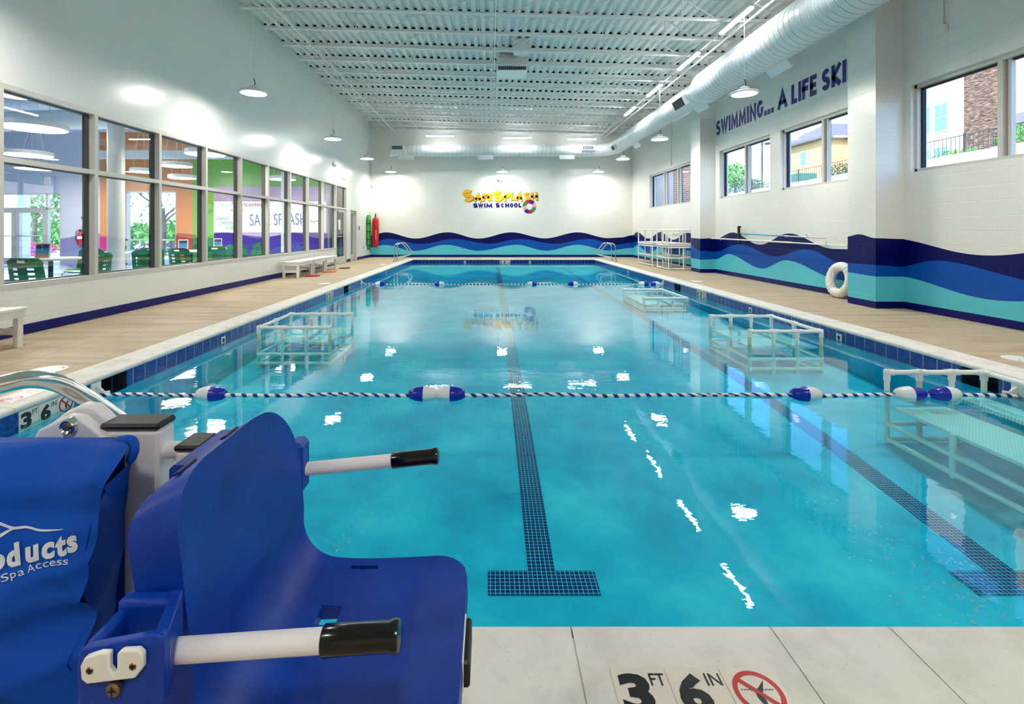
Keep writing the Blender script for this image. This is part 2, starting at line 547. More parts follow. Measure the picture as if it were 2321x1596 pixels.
# ================================================================= the room
XL, XR, YF, YN = -5.52, 6.52, 22.3, -4.0
PL, PR, PN, PF = -3.31, 4.42, 1.50, 20.75          # pool edges
ZW = -0.155                                         # water level
def roof(x): return 6.22 - 0.0256 * (x - XL)

def struct(name, mb, mats, parent=None, smooth=False, angle=35):
    o = mb.build(name, mats, parent, smooth, angle)
    if parent is None: o['kind'] = 'structure'
    return o

def skin(mb, s0, s1, tabs, ztop, fn, zbase=0.105, step=0.05):
    """wall skin with painted waves: materials 0 white 1 navy 2 blue 3 aqua 4 base band"""
    n = max(1, int(abs(s1 - s0) / step))
    prev = None
    for i in range(n + 1):
        s = s0 + (s1 - s0) * i / n
        z = [0, zbase] + [wave_tab(tabs[j], s) for j in (2, 1, 0)] + [ztop]
        cur = [fn(s, q) for q in z]
        if prev:
            for j, m in enumerate((4, 3, 2, 1, 0)):
                mb.quad(prev[j], cur[j], cur[j + 1], prev[j + 1], m)
        prev = cur
WM_X = [M['wall_x'], M['navy_x'], M['blue_x'], M['aqua_x'], M['base_x']]
WM_Y = [M['wall_y'], M['navy_y'], M['blue_y'], M['aqua_y'], M['base_y']]

# ---- deck floor round the pool
d = MB()
d.box(XL - 0.2, PL - 0.29, YN, YF + 0.2, -0.2, -0.004)
d.box(PR + 0.29, XR + 0.2, YN, YF + 0.2, -0.2, -0.004)
d.box(PL - 0.29, PR + 0.29, PF + 0.29, YF + 0.2, -0.2, -0.004)
d.box(PL - 0.29, PR + 0.29, YN, PN - 0.29, -0.2, -0.004)
struct('floor', d, M['deck'])

# ---- coping stones
c = MB()
def stone_run(axis, a0, a1, e, sgn, w=0.31, over=0.02, step=0.62, cuts=None):
    """bullnosed stones; e = pool edge, sgn = direction away from the water"""
    cuts = cuts or [a0 + step * i for i in range(int((a1 - a0) / step) + 1)] + [a1]
    prof = []
    for q in range(7):
        a = -pi / 2 + pi * q / 6
        prof.append((-over + 0.022 - 0.022 * cos(a), -0.022 + 0.022 * sin(a)))
    prof = [(w, -0.044)] + prof + [(w, 0.0)]
    for p0, p1 in zip(cuts, cuts[1:]):
        if p1 - p0 < 0.02: continue
        g = 0.0025
        vs = []
        for s_ in (p0 + g, p1 - g):
            for u, z in prof:
                t = e + sgn * u
                vs.append((s_, t, z) if axis == 'x' else (t, s_, z))
        n = len(prof)
        fs = [(i, (i + 1) % n, n + (i + 1) % n, n + i) for i in range(n)] + [tuple(range(n)), tuple(range(n, 2 * n))]
        c.add(vs, fs)
nearcuts = [-2.26, -1.64, -1.02, -0.40, 0.249, 0.867, 1.235, 1.85, 2.47, 3.09, 3.71, PR + 0.29]
stone_run('x', 0, 0, PN, -1, cuts=[PL - 0.29, -2.88] + nearcuts)
stone_run('x', PL - 0.29, PR + 0.29, PF, 1)
stone_run('y', PN, PF, PL, -1)
stone_run('y', PN, PF, PR, 1)
co = struct('trim_1', c, M['coping'], None, True, 30)
g = MB()                                               # grout bed under the stones
for (x0, x1, y0, y1) in ((PL - 0.289, PL - .26, PN - .289, PF + .289), (PR + .26, PR + .289, PN - .289, PF + .289), (PL, PR, PN - .289, PN - .03), (PL, PR, PF + .03, PF + .289)):
    g.box(x0, x1, y0, y1, -0.2, -0.006)
struct('grout_bed', g, M['coping'], co)

# ---- pool basin: tiled waterline, plaster walls, floor
FLOOR = [(1.5, -0.78), (2.8, -0.73), (4.3, -0.60), (6.0, -0.51), (9.0, -0.44), (15.0, -0.37), (20.8, -0.29)]
def zfl(y): return lerp_tab(FLOOR, y)
t = MB()
SK = [(PL, 4.07, 4.42), (PL, 10.95, 11.3), (PR, 4.22, 4.56), (PR, 11.3, 11.65)]   # skimmer mouths
for e, sg in ((PL, -1), (PR, 1)):
    ys = [PN]
    for x_, a, b in SK:
        if x_ == e: ys += [a, b]
    ys.append(PF)
    for a, b in zip(ys[::2], ys[1::2]):
        t.box(min(e, e + sg * .02), max(e, e + sg * .02), a, b, -0.2, -0.044)
t.box(PL, PR, PF, PF + .02, -0.2, -0.044, 1)
t.box(PL, PR, PN - .02, PN, -0.2, -0.044, 1)
basin = struct('pool_basin', t, [M['wtile_y'], M['wtile_x']])
b = MB()
ys = [PN + (PF - PN) * i / 60 for i in range(61)]
for a, q in zip(ys, ys[1:]):
    for e in (PL, PR):
        b.quad((e, a, -0.2), (e, q, -0.2), (e, q, zfl(q)), (e, a, zfl(a)))
    b.quad((PL, a, zfl(a)), (PR, a, zfl(a)), (PR, q, zfl(q)), (PL, q, zfl(q)))
b.quad((PL, PN, -.2), (PR, PN, -.2), (PR, PN, zfl(PN)), (PL, PN, zfl(PN)))
b.quad((PL, PF, -.2), (PR, PF, -.2), (PR, PF, zfl(PF)), (PL, PF, zfl(PF)))
struct('plaster_shell', b, M['plaster'], basin)
for xc in (0.29, 2.93):
    l = MB()
    for y0, y1, w in ((2.61, 2.79, 0.61),):
        l.quad((xc - w / 2, y0, zfl(y0) + .004), (xc + w / 2, y0, zfl(y0) + .004), (xc + w / 2, y1, zfl(y1) + .004), (xc - w / 2, y1, zfl(y1) + .004))
    yy = [2.79] + [q for q in ys if 2.8 < q < 20.4]
    for a, q in zip(yy, yy[1:]):
        l.quad((xc - .08, a, zfl(a) + .004), (xc + .08, a, zfl(a) + .004), (xc + .08, q, zfl(q) + .004), (xc - .08, q, zfl(q) + .004))
    struct('lane_marking', l, M['mosaic'], basin)
for e, a, q in SK:
    sg = -1 if e < 0 else 1
    l = MB()
    x0, x1 = sorted((e + sg * .004, e + sg * .25))
    l.box(x0, x1, a, a + .01, -.2, -.046); l.box(x0, x1, q - .01, q, -.2, -.046)
    xb = e + sg * .25
    l.box(min(xb, xb + sg * .01), max(xb, xb + sg * .01), a, q, -.2, -.046)
    l.box(x0, x1, a, q, -.21, -.2)
    l.box(min(e, e + sg * .006), max(e, e + sg * .006), (a + q) / 2 - .002, (a + q) / 2 + .002, -.2, -.046, 1)
    struct('skimmer_mouth', l, [M['grille'], M['wtile_y']], basin)

w = MB()
w.quad((PL, PN, ZW), (PR, PN, ZW), (PR, PF, ZW), (PL, PF, ZW))
struct('pool_water', w, M['water'])

# ---- far wall
f = MB()
T1 = [(-5.52, .99), (-4.82, 1.135), (-3.45, .85), (-1.98, 1.135), (-.55, .85), (.95, 1.135), (2.5, .86), (4.0, 1.135), (5.4, .87), (6.0, .90), (6.52, 1.0)]
T2 = [(-5.52, .66), (-4.68, .83), (-3.2, .60), (-1.67, .83), (-.1, .615), (1.38, .825), (2.9, .615), (4.55, .83), (5.7, .55), (6.52, .66)]
T3 = [(-5.52, .44), (-4.9, .555), (-3.5, .28), (-2.05, .56), (-.55, .29), (1.2, .56), (2.55, .29), (4.0, .56), (5.45, .30), (6.52, .42)]
skin(f, XL, XR, (T1, T2, T3), 2.0, lambda s, z: (s, YF, z))
f.box(XL - .25, XR + .25, YF + .006, YF + .25, 0, 2.0, 0)
f.box(XL - .25, XR + .25, YF, YF + .25, 2.0, 6.4, 0)
struct('wall_far', f, WM_X)

# ---- right wall with its window openings and painted waves
A1 = [(8.0, .93), (8.7, .885), (9.24, .877), (10.6, 1.16), (11.77, .88), (13.06, 1.17), (14.1, .975)]
A2 = [(8.3, .56), (8.87, .59), (10.0, .84), (11.13, .633), (12.7, .86), (14.1, .62)]
A3 = [(8.3, .32), (9.07, .30), (10.66, .57), (11.7, .307), (13.26, .58), (14.1, .39)]
B1 = [(4.6, 1.2), (6.44, .898), (7.9, 1.10)]
B2 = [(4.0, .8), (5.6, .60), (7.04, .788), (8.0, .60)]
B3 = [(4.6, .6), (6.35, .324), (7.75, .50), (8.4, .4)]
for tb, per, hi, lo in ((B1, 3.3, 1.16, .89), (B2, 2.9, .8, .6), (B3, 3.0, .57, .32)):
    y, q = tb[0][0], hi
    while y > -4:
        y -= per / 2
        q = lo if q == hi else hi
        tb.insert(0, (y, q))
C1 = [(14.7, 1.0), (16.1, 1.15), (17.35, .89), (18.6, 1.16), (20.1, .89), (21.6, 1.15), (22.3, 1.0)]
C2 = [(14.5, .68), (15.7, .82), (16.9, .6), (18.2, .82), (19.6, .6), (21.05, .82), (22.3, .66)]
C3 = [(14.7, .42), (16.0, .56), (17.2, .3), (18.6, .555), (20.03, .287), (21.6, .56), (22.3, .42)]
r = MB()
yz = lambda s, z: (XR, s, z)
skin(r, YN, 7.65, (B1, B2, B3), 2.0, yz)
skin(r, 8.25, 14.06, (A1, A2, A3), 2.0, yz)
skin(r, 14.7, YF, (C1, C2, C3), 2.0, yz)
r.box(XR + .006, XR + .25, YN - .2, YF + .2, 0, 2.0, 0)
WIN = [(5.03, 7.53, [6.27]), (8.43, 10.93, [9.62]), (11.33, 13.83, [12.55]), (15.85, 19.92, [17.07, 18.42])]
WZ0, WZ1 = 2.13, 3.48
ys = [YN - .2] + [q for a, e, _ in WIN for q in (a, e)] + [YF + .2]
for a, e in zip(ys[::2], ys[1::2]): r.box(XR, XR + .25, a, e, WZ0, WZ1, 0)
r.box(XR, XR + .25, YN - .2, YF + .2, 2.0, WZ0, 0)
r.box(XR, XR + .25, YN - .2, YF + .2, WZ1, 6.1, 0)
struct('wall_right', r, WM_Y)
# pilasters
XP = 6.07
def pilaster(y0, y1, front, side):
    p = MB()
    skin(p, y0, y1, front, 2.0, lambda s, z: (XP, s, z))
    skin(p, XP, XR, side, 2.0, lambda s, z: (s, y0, z))
    p.quad((XP, y1, 0), (XR, y1, 0), (XR, y1, 2), (XP, y1, 2), 1)
    p.box(XP, XR + .02, y0, y1, 2.0, 6.05, 0)
    p.box(XP + .01, XR + .02, y0 + .01, y1 - .01, 0, 2.0, 0)
    return p
p1 = pilaster(7.65, 8.25, ([(7.65, 1.105), (8.0, 1.165), (8.25, 1.125)], [(7.65, .68), (8.25, .675)], [(7.65, .5), (8.25, .517)]),
              ([(XP, 1.105), (XR, 1.092)], [(XP, .68), (XR, .652)], [(XP, .5), (XR, .498)]))
struct('wall_pilaster', p1, WM_Y)
p2 = pilaster(14.06, 14.7, ([(14.06, .985), (14.7, 1.0)], [(14.06, .63), (14.75, .80)], [(14.06, .378), (14.7, .39)]),
              ([(XP, .985), (6.3, .995), (XR, .975)], [(XP, .63), (XR, .61)], [(XP, .378), (XR, .39)]))
struct('wall_pilaster', p2, WM_Y)

# ---- left wall
l = MB()
LW0, LW1, LZ0, LZ1 = 2.83, 18.60, 0.55, 2.90
DA, DB = 17.42, 18.60                       # glazed door bay runs to the floor
EA, EB = 19.12, 20.02
T = XL - .25
l.box(T, XL, YN - .2, LW0, 0, 6.4, 1)
l.box(T, XL, LW0, DA, 0, LZ0, 0)
l.box(T, XL, LW0, LW1, LZ1, 6.4, 1)
l.box(T, XL, LW1, EA, 0, 6.4, 1)
l.box(T, XL, EA, EB, 2.06, 6.4, 1)
l.box(T, XL, EB, YF + .2, 0, 6.4, 1)
struct('wall_left', l, [M['wall_y'], M['wall_gloss']])
bb = MB()
for a, e in ((YN, DA - .03), (LW1 + .02, EA - .03), (EB + .03, YF)):
    bb.bbox(XL, XL + .012, a, e, 0, .117, .003)
struct('baseboard_left', bb, M['base_y'])
n = MB()
n.box(T, XR + .25, YN - .2, YN, 0, 6.4)
struct('wall_near', n, M['wall_x'])

# ---- ribbed roof deck
x = XL - .1
prof = []
while x < XR + .1:
    prof += [(x, 0), (x + .085, 0), (x + .115, .06), (x + .17, .06)]
    x += .2
ce = MB()
JY = [8.86 + i for i in range(14)]
for a, e in zip(prof, prof[1:]):
    ce.quad((a[0], YN - .1, roof(a[0]) + a[1]), (e[0], YN - .1, roof(e[0]) + e[1]), (e[0], YF + .1, roof(e[0]) + e[1]), (a[0], YF + .1, roof(a[0]) + a[1]), 0)
ce.quad((XL - .3, YN - .3, 6.5), (XR + .3, YN - .3, 6.3), (XR + .3, YF + .3, 6.3), (XL - .3, YF + .3, 6.5), 0)
for yj in JY:                                   # dark strips standing in for gap shade in each flute over a joist
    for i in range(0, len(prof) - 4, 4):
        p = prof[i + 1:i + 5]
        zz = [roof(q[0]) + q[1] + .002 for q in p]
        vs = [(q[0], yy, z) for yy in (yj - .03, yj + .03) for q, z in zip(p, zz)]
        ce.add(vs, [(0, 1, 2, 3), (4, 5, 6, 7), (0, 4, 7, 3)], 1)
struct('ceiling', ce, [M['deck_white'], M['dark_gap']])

# ---- open-web joists
ORD = ['first', 'second', 'third', 'fourth', 'fifth', 'sixth', 'seventh', 'eighth', 'ninth', 'tenth', 'eleventh', 'twelfth', 'thirteenth', 'fourteenth', 'fifteenth', 'sixteenth']
JL = XR - XL
def make_joist():
    o = thing('roof_joist', '', 'roof joist', group='open-web joists under the roof deck')
    tc, bc, wb = MB(), MB(), MB()
    for s in (-1, 1):
        tc.box(0.0, JL, min(s * .008, s * .055), max(s * .008, s * .055), -.012, -.004)
        tc.box(0.0, JL, min(s * .008, s * .014), max(s * .008, s * .014), -.058, -.004)
        bc.box(.45, JL - .55, min(s * .008, s * .05), max(s * .008, s * .05), -.468, -.461)
        bc.box(.45, JL - .55, min(s * .008, s * .014), max(s * .008, s * .014), -.461, -.415)
    tc.build('top_chord', M['steel_white'], o, False)
    bc.build('bottom_chord', M['steel_white'], o, False)
    x0, x1, nn = .45, JL - .55, 16
    st = (x1 - x0) / nn
    for i in range(nn):
        a, e = x0 + i * st, x0 + (i + 1) * st
        up = i % 2 == 1
        wb.tube([(a, 0, -.44 if not up else -.03), (e, 0, -.03 if not up else -.44)], .0145, 6)
        if not up: wb.tube([(e, 0, -.03), (e, 0, -.44)], .012, 6)
    wb.tube([(.05, 0, -.03), (x0, 0, -.44)], .011, 6)
    wb.tube([(JL - .05, 0, -.03), (x1, 0, -.44)], .011, 6)
    wb.build('web', M['steel_white'], o)
    return o
j0 = make_joist()
for i, yj in enumerate(JY):
    o = j0 if i == 0 else dup(j0)
    o.location = (XL, yj, 6.22)
    o.rotation_euler = (0, math.atan(.0256), 0)
    o['label'] = 'white open-web roof joist, %s counted from the far wall' % ORD[len(JY) - 1 - i] if i < len(JY) - 1 else 'white open-web roof joist closest to the far end wall'
# bridging rods and conduits running along the joists
def along(name, label, cat, x, z, r, y0=8.4, y1=22.2, drops=()):
    m = MB()
    m.tube([(x, y0, z), (x, y1, z)], r, 8)
    for y, zd in drops: m.box(x - .03, x + .03, y - .05, y + .05, z - .03, z + .03)
    return tag(m.build(name, M['steel_white']), label, cat)
along('bridging_rod', 'thin white bridging rod across the joists at mid ceiling', 'rod', .1, roof(.1) - .475, .011)
along('bridging_rod', 'thin white bridging rod across the joists above the three left lamps', 'rod', -3.2, roof(-3.2) - .475, .011)
along('conduit', 'white conduit with junction boxes above the row of lamps on the left', 'conduit', -4.34, roof(-4.34) - .50, .016, drops=((9.15, 0), (13.75, 0), (17.55, 0)))
along('conduit', 'slim white conduit tight to the top of the left wall', 'conduit', -4.62, roof(-4.62) - .49, .011)
along('conduit', 'white conduit beside the big round duct on the right', 'conduit', 4.95, roof(4.6) - .49, .013)
along('conduit', 'white pipe between the joist ends and the right wall', 'pipe', 5.15, 5.42, .02)

# ---- round duct
R1, R2, R3 = .405, .30, .265
CX, CZ = 5.5, 4.87
path, rad = [], []
def ringed(pts, r0):
    for p in pts:
        path.append(p); rad.append(r0)
y = 2.0
def add_run(p0, p1, r, pitch):
    p0, p1 = Vector(p0), Vector(p1)
    L = (p1 - p0).length
    u = (p1 - p0) / L
    s_ = 0
    while s_ < L - .02:
        for dd, dr in ((0, 0), (.004, .005), (.014, .005), (.018, 0)):
            path.append(p0 + u * min(L, s_ + dd)); rad.append(r + dr)
        s_ += pitch
du = thing('air_duct', 'large round white spiral air duct along the right wall, bending across the far wall', 'duct', (CX, 12, CZ))
off = Vector((CX, 12, CZ))
add_run((CX, 2.0, CZ), (CX, 12.2, CZ), R1, .15)
path.append(Vector((CX, 12.3, CZ))); rad.append(R1 + .008)
path.append(Vector((CX, 12.33, CZ))); rad.append(R1 + .008)
add_run((CX, 12.75, CZ), (CX, 20.9, CZ), R2, .13)
a_ = [(CX - .95 + .95 * cos(math.radians(q)), 20.98 + .95 * sin(math.radians(q)), CZ - .05 * q / 90) for q in range(5, 90, 7)]
for i, q in enumerate(a_):
    rr = R2 + (R3 - R2) * i / len(a_)
    path.append(Vector(q)); rad.append(rr + (.005 if i % 3 == 0 else 0))
add_run((CX - 1.0, 21.93, 4.82), (-4.55, 21.93, 4.82), R3, .2)
path.append(Vector((-4.55, 21.93, 4.82))); rad.append(R3)
m = MB(); m.tube([p - off for p in path], rad, 36)
for i in range(len(path) - 1):
    if rad[i] in (R1 + .005, R2 + .005, R3 + .005) and rad[i] == rad[i + 1]:
        for q in range(36): m.m[i * 36 + q] = 1
m.build('spiral_pipe', [M['duct'], mat('grey duct seam', S(150, 160, 164), .5, noise=.1)], du, True, 25)
for yy in (9.6, 12.95, 18.7):                          # supply boxes low on the wall side
    m = MB()
    rr = R1 if yy < 12 else R2
    Mx = frame3(Vector((CX, yy, CZ)) - off, (0, 1, 0), (cos(math.radians(-50)), 0, sin(math.radians(-50))))
    vs = [Mx @ Vector((sx * .36, v_, sz * .14)) for v_ in (rr - .06, rr + .16) for sz in (-1, 1) for sx in (-1, 1)]
    m.add(vs, [(0, 1, 3, 2), (4, 6, 7, 5), (0, 4, 5, 1), (2, 3, 7, 6), (0, 2, 6, 4), (1, 5, 7, 3)])
    m.build('supply_box', M['duct'], du, False)
for yy, rr, hw, hh in ((13.3, R2, .36, .13), (20.4, R2, .2, .09), (10.3, R1, .0, .0)):     # grilles facing the pool
    if not hw: continue
    m = MB()
    Mx = frame3(Vector((CX, yy, CZ)) - off, (0, 1, 0), (-.45, 0, .89))
    n0 = frame3((0, 0, 0), (0, 1, 0), (-.45, 0, .89)).col[2].xyz
    sg = -1 if n0.x > 0 else 1
    q = lambda a, b_, c_: Mx @ Vector((a, b_, sg * c_))
    vs = [q(sx * hw, sz * hh, v_) for v_ in (rr - .1, rr + .1) for sz in (-1, 1) for sx in (-1, 1)]
    m.add(vs, [(0, 1, 3, 2), (0, 4, 5, 1), (2, 3, 7, 6), (0, 2, 6, 4), (1, 5, 7, 3), (4, 6, 7, 5)])
    bx = m.build('grille_box', M['duct'], du, False)
    m = MB()
    for i in range(9):
        z0 = -hh * .85 + i * hh * .2
        m.add([q(-hw * .92, z0, rr + .103), q(hw * .92, z0, rr + .103), q(hw * .92, z0 + hh * .12, rr + .112), q(-hw * .92, z0 + hh * .12, rr + .112)], [(0, 1, 2, 3)])
    m.quad(q(-hw * .94, -hh * .9, rr + .102), q(hw * .94, -hh * .9, rr + .102), q(hw * .94, hh * .9, rr + .102), q(-hw * .94, hh * .9, rr + .102))
    m.build('grille', M['grille'], bx, False)
for xx in (-3.82, -.22, 3.42):                         # boxes under the cross run
    m = MB(); m.bbox(xx - .34 - CX, xx + .34 - CX, 21.75 - 12, 22.1 - 12, 4.42 - CZ, 4.6 - CZ, .006)
    m.build('supply_box', M['duct'], du, False)
for xx in (-4.15, 4.35):
    m = MB(); m.bbox(xx - .29 - CX, xx + .29 - CX, 21.6 - 12, 21.8 - 12, 4.79 - CZ, 5.03 - CZ, .006)
    bx = m.build('grille_box', M['duct'], du, False)
    m = MB()
    for i in range(10):
        xa = xx - .235 + i * .047 - CX
        m.box(xa, xa + .034, 21.592 - 12, 21.6 - 12, 4.83 - CZ, 4.99 - CZ)
    m.build('grille', M['grille'], bx, False)

# ---- box diffuser hung between the joists
ex = thing('ceiling_diffuser', 'boxy grey-white air diffuser with dark grille hung in the mid-ceiling joists', 'air vent', (.57, 13.3, 5.66))
m = MB()
vs = [(-.40, -.35, -.16), (.42, -.35, -.16), (.42, .38, -.16), (-.40, .38, -.16), (-.40, -.35, .16), (.42, -.35, .16), (.42, .38, .26), (-.40, .38, .26), (-.28, -.22, .33), (.40, -.22, .33), (.40, .3, .33), (-.28, .3, .33)]
m.add(vs, [(0, 1, 2, 3), (0, 1, 5, 4), (1, 2, 6, 5), (2, 3, 7, 6), (3, 0, 4, 7), (4, 5, 9, 8), (5, 6, 10, 9), (6, 7, 11, 10), (7, 4, 8, 11), (8, 9, 10, 11)])
m.build('housing', M['steel_white'], ex, False)
m = MB()
for i in range(14):
    x0 = -.36 + i * .053
    m.box(x0, x0 + .042, -.36, -.351, -.15, -.05)
m.build('grille', M['grille'], ex, False)
m = MB(); m.bbox(.02, .42, -1.1, -.7, .12, .40, .006); m.bbox(.06, .38, -.75, -.3, .18, .38, .004)
m.build('duct_neck', M['steel_white'], ex, False)

# ---- pendant high-bay lamps
def make_pendant():
    o = thing('pendant_lamp', '', 'pendant lamp', group='round high-bay lamps over the pool')
    m = MB()
    m.lathe([(.0, .115), (.07, .115), (.085, .10), (.09, .06), (.16, .045), (.235, .02), (.25, .0), (.25, -.02), (.22, -.022), (.222, -.005), (.0, -.004)], 32)
    m.build('housing', M['plastic'], o)
    m = MB(); m.lathe([(.0, -.026), (.12, -.024), (.218, -.012)], 32)
    m.build('lens', M['lamp'], o)
    m = MB()
    m.tube(smooth_path([(0, 0, .11), (.03, 0, .16), (.02, 0, .22), (0, 0, .26)], 5), .008, 6)
    m.build('hook', M['dark_alu'], o)
    return o
def hang(o, zt):
    m = MB(); m.tube([(0, 0, .25), (0, 0, zt - o.location.z)], .006, 6)
    m.build('cord', M['steel_white'], o)
lamps = []
rows = [(-4.47, 9.15, 'hanging nearest the viewer above the long interior windows'), (-4.47, 13.75, 'second along the row over the long interior windows'), (-4.47, 17.55, 'last in the row along the left wall, near the far corner'),
        (4.81, 9.2, 'hanging in front of the navy wall lettering'), (4.81, 13.8, 'second along the right row, in front of the wall pilaster'), (4.81, 17.65, 'last in the right row, beside the duct bend'),
        (-4.42, 21.5, 'against the far wall above the red and green gear'), (.51, 21.5, 'against the far wall, over the gold painted lettering'), (4.79, 21.5, 'against the far wall under its right vent grille'),
        (-4.47, 4.55, 'added for light over the side deck, unseen on the left'), (4.81, 4.6, 'added for light over the side deck, unseen on the right'),  # pendants from here on are added out of view to light the foreground
        (-4.47, 0.0, 'added for light at the unseen near end, left side'), (4.81, 0.0, 'added for light at the unseen near end, right side'), (.2, -1.5, 'added for light over the middle of the unseen near end')]
pl0 = make_pendant()
for i, (x, y, lb) in enumerate(rows):
    o = pl0 if i == 0 else dup(pl0)
    o.location = (x, y, 3.83)
    o['label'] = 'round white pendant lamp ' + lb
for o in [q for q in COL.objects if q.name.startswith('pendant_lamp')]:
    hang(o, roof(o.location.x) + .0)

# ---- linear lamps under the joists
def linear(x, y, z, L, along_y, label):
    o = thing('linear_lamp', label, 'strip lamp', (x, y, z), pi / 2 if along_y else 0, 'white strip lamps under the joists')
    m = MB(); m.bbox(-L / 2, L / 2, -.045, .045, .03, .085, .006)
    m.build('housing', M['steel_white'], o)
    m = MB(); m.bbox(-L / 2 + .02, L / 2 - .02, -.04, .04, -.005, .03, .008)
    m.build('tube', M['tube'], o)
    for s in (-.4, .4):
        m = MB(); m.tube([(s * L, 0, .08), (s * L, 0, roof(x) - .45 - z)], .004, 6); m.build('hanger', M['steel_white'], o)
linear(-2.2, 21.2, 5.33, 1.26, False, 'lit strip lamp above the far duct, left of three')
linear(1.18, 21.2, 5.25, 1.26, False, 'lit strip lamp above the far duct, middle of three')
linear(4.0, 21.2, 5.19, 1.26, False, 'lit strip lamp above the far duct, right of three')
for i, y in enumerate((6.9, 9.35, 11.6, 14.0, 16.45)):  # nearest strip lamp is added out of view to even the foreground light
    linear(4.72, y, 5.24, 1.2, True, 'lit strip lamp beside the big duct, %s of a row running away' % ORD[i])

# ================================================================= windows and doors of the hall
MULL = [2.86] + [2.86 + 0 * i for i in range(0)]
MY = [4.15 + 1.32 * i for i in range(-1, 11)]      # mullion centres
MY = [2.86] + [y for y in MY if 3 < y < 17.5] + [18.57]
w1 = thing('window_1', None, None, (XL, 0, 0)); w1['kind'] = 'structure'
def bar(mb, y0, y1, z0, z1):
    mb.box(-.075, .006, y0, y1, z0, z1, 0)
    e = .012
    mb.box(-.16, -.075, y0 - (e if y1 - y0 < .2 else 0), y1 + (e if y1 - y0 < .2 else 0), z0 - (e if z1 - z0 < .2 else 0), z1 + (e if z1 - z0 < .2 else 0), 1)
AL = [M['alu'], M['dark_alu']]
m = MB(); bar(m, MY[0], MY[-1], LZ1 - .06, LZ1); bar(m, MY[0], DA, LZ0, LZ0 + .06); bar(m, MY[0], MY[0] + .05, LZ0, LZ1); bar(m, 18.545, 18.60, 0, LZ1)
m.build('window_frame', AL, w1, False)
for y in MY[1:-1]:
    m = MB(); bar(m, y - .03, y + .03, 0 if abs(y - 17.35) < .1 else LZ0 + .06, LZ1 - .06)
    m.build('mullion', AL, w1, False)
for a, e in zip(MY, MY[1:]):
    m = MB(); bar(m, a + .03, e - .03, 2.01, 2.07); m.build('transom', AL, w1, False)
    for z0, z1 in ((LZ0 + .06, 2.01), (2.07, LZ1 - .06)):
        if a > 17 and z0 < 1: continue
        m = MB(); m.quad((-.07, a + .03, z0), (-.07, e - .03, z0), (-.07, e - .03, z1), (-.07, a + .03, z1))
        m.build('pane', M['glass'], w1, False)
def glass_door(name, y0, y1, z1, x, wide=.11):
    o = thing(name, None, None, (x, 0, 0)); o['kind'] = 'structure'
    m = MB()
    m.box(-.05, 0, y0, y0 + wide, 0.01, z1); m.box(-.05, 0, y1 - wide, y1, 0.01, z1)
    m.box(-.05, 0, y0 + wide, y1 - wide, z1 - .1, z1); m.box(-.05, 0, y0 + wide, y1 - wide, 0.01, .26)
    m.build('door_leaf', M['alu'], o, False)
    m = MB(); m.quad((-.025, y0 + wide, .26), (-.025, y1 - wide, .26), (-.025, y1 - wide, z1 - .1), (-.025, y0 + wide, z1 - .1))
    m.build('pane', M['glass'], o, False)
    m = MB(); m.tube([(.0, y0 + .06, 1.0), (.05, y0 + .06, 1.0), (.05, y1 - .06, 1.0), (0, y1 - .06, 1.0)], .014, 8)
    m.build('push_bar', M['chrome'], o)
    m = MB(); m.bbox(0, .06, y0 + .1, y0 + .38, z1 - .09, z1 - .03, .004); m.tube([(.05, y0 + .3, z1 - .05), (.16, y0 + .55, z1 - .05), (.02, y1 - .25, z1 - .03)], .009, 6)
    m.build('door_closer', M['alu'], o)
    return o
d1 = glass_door('door_1', 17.4, 18.53, 2.0, XL - .03)
m = MB(); m.quad((-.02, 17.75, 1.25), (-.02, 17.98, 1.25), (-.02, 17.98, 1.62), (-.02, 17.75, 1.62)); m.build('paper_notice', M['plastic'], d1, False)
d2 = glass_door('door_2', EA + .06, EB - .06, 2.0, XL - .1, .13)
m = MB()
for y0, y1, z0, z1 in ((EA - .005, EA + .055, 0, 2.06), (EB - .055, EB + .005, 0, 2.06), (EA, EB, 2.005, 2.065)): m.box(-.12, .104, y0, y1, z0, z1)
m.build('door_frame', M['alu'], d2, False)

for wi, (a, e, mul) in enumerate(WIN):
    o = thing('window_%d' % (wi + 2), None, None, (XR + .1, 0, 0)); o['kind'] = 'structure'
    m = MB()
    for y0, y1, z0, z1 in ((a, e, WZ0, WZ0 + .05), (a, e, WZ1 - .06, WZ1), (a, a + .045, WZ0, WZ1), (e - .045, e, WZ0, WZ1)):
        m.box(-.04, .10, y0, y1, z0, z1)
    m.build('window_frame', M['alu'], o, False)
    cuts = [a] + mul + [e]
    for y in mul:
        m = MB(); m.box(-.04, .03, y - .03, y + .03, WZ0 + .05, WZ1 - .06, 0); m.box(.03, .10, y - .05, y + .012, WZ0 + .05, WZ1 - .06, 1); m.box(.0, .06, y - .10, y - .06, WZ0 + .05, WZ1 - .06, 0)
        m.build('mullion', AL, o, False)
    for y0, y1 in zip(cuts, cuts[1:]):
        m = MB()
        q0, q1, z0, z1 = y0 + .04, y1 - .04, WZ0 + .05, WZ1 - .06
        for b0, b1, c0, c1 in ((q1 - .03, q1, z0, z1), (q0, q0 + .02, z0, z1), (q0, q1, z1 - .022, z1)): m.box(.02, .075, b0, b1, c0, c1)
        m.build('gasket', M['dark_alu'], o, False)
        m = MB(); m.quad((.05, y0 + .03, z0), (.05, y1 - .03, z0), (.05, y1 - .03, z1), (.05, y0 + .03, z1))
        m.build('pane', M['glass'], o, False)

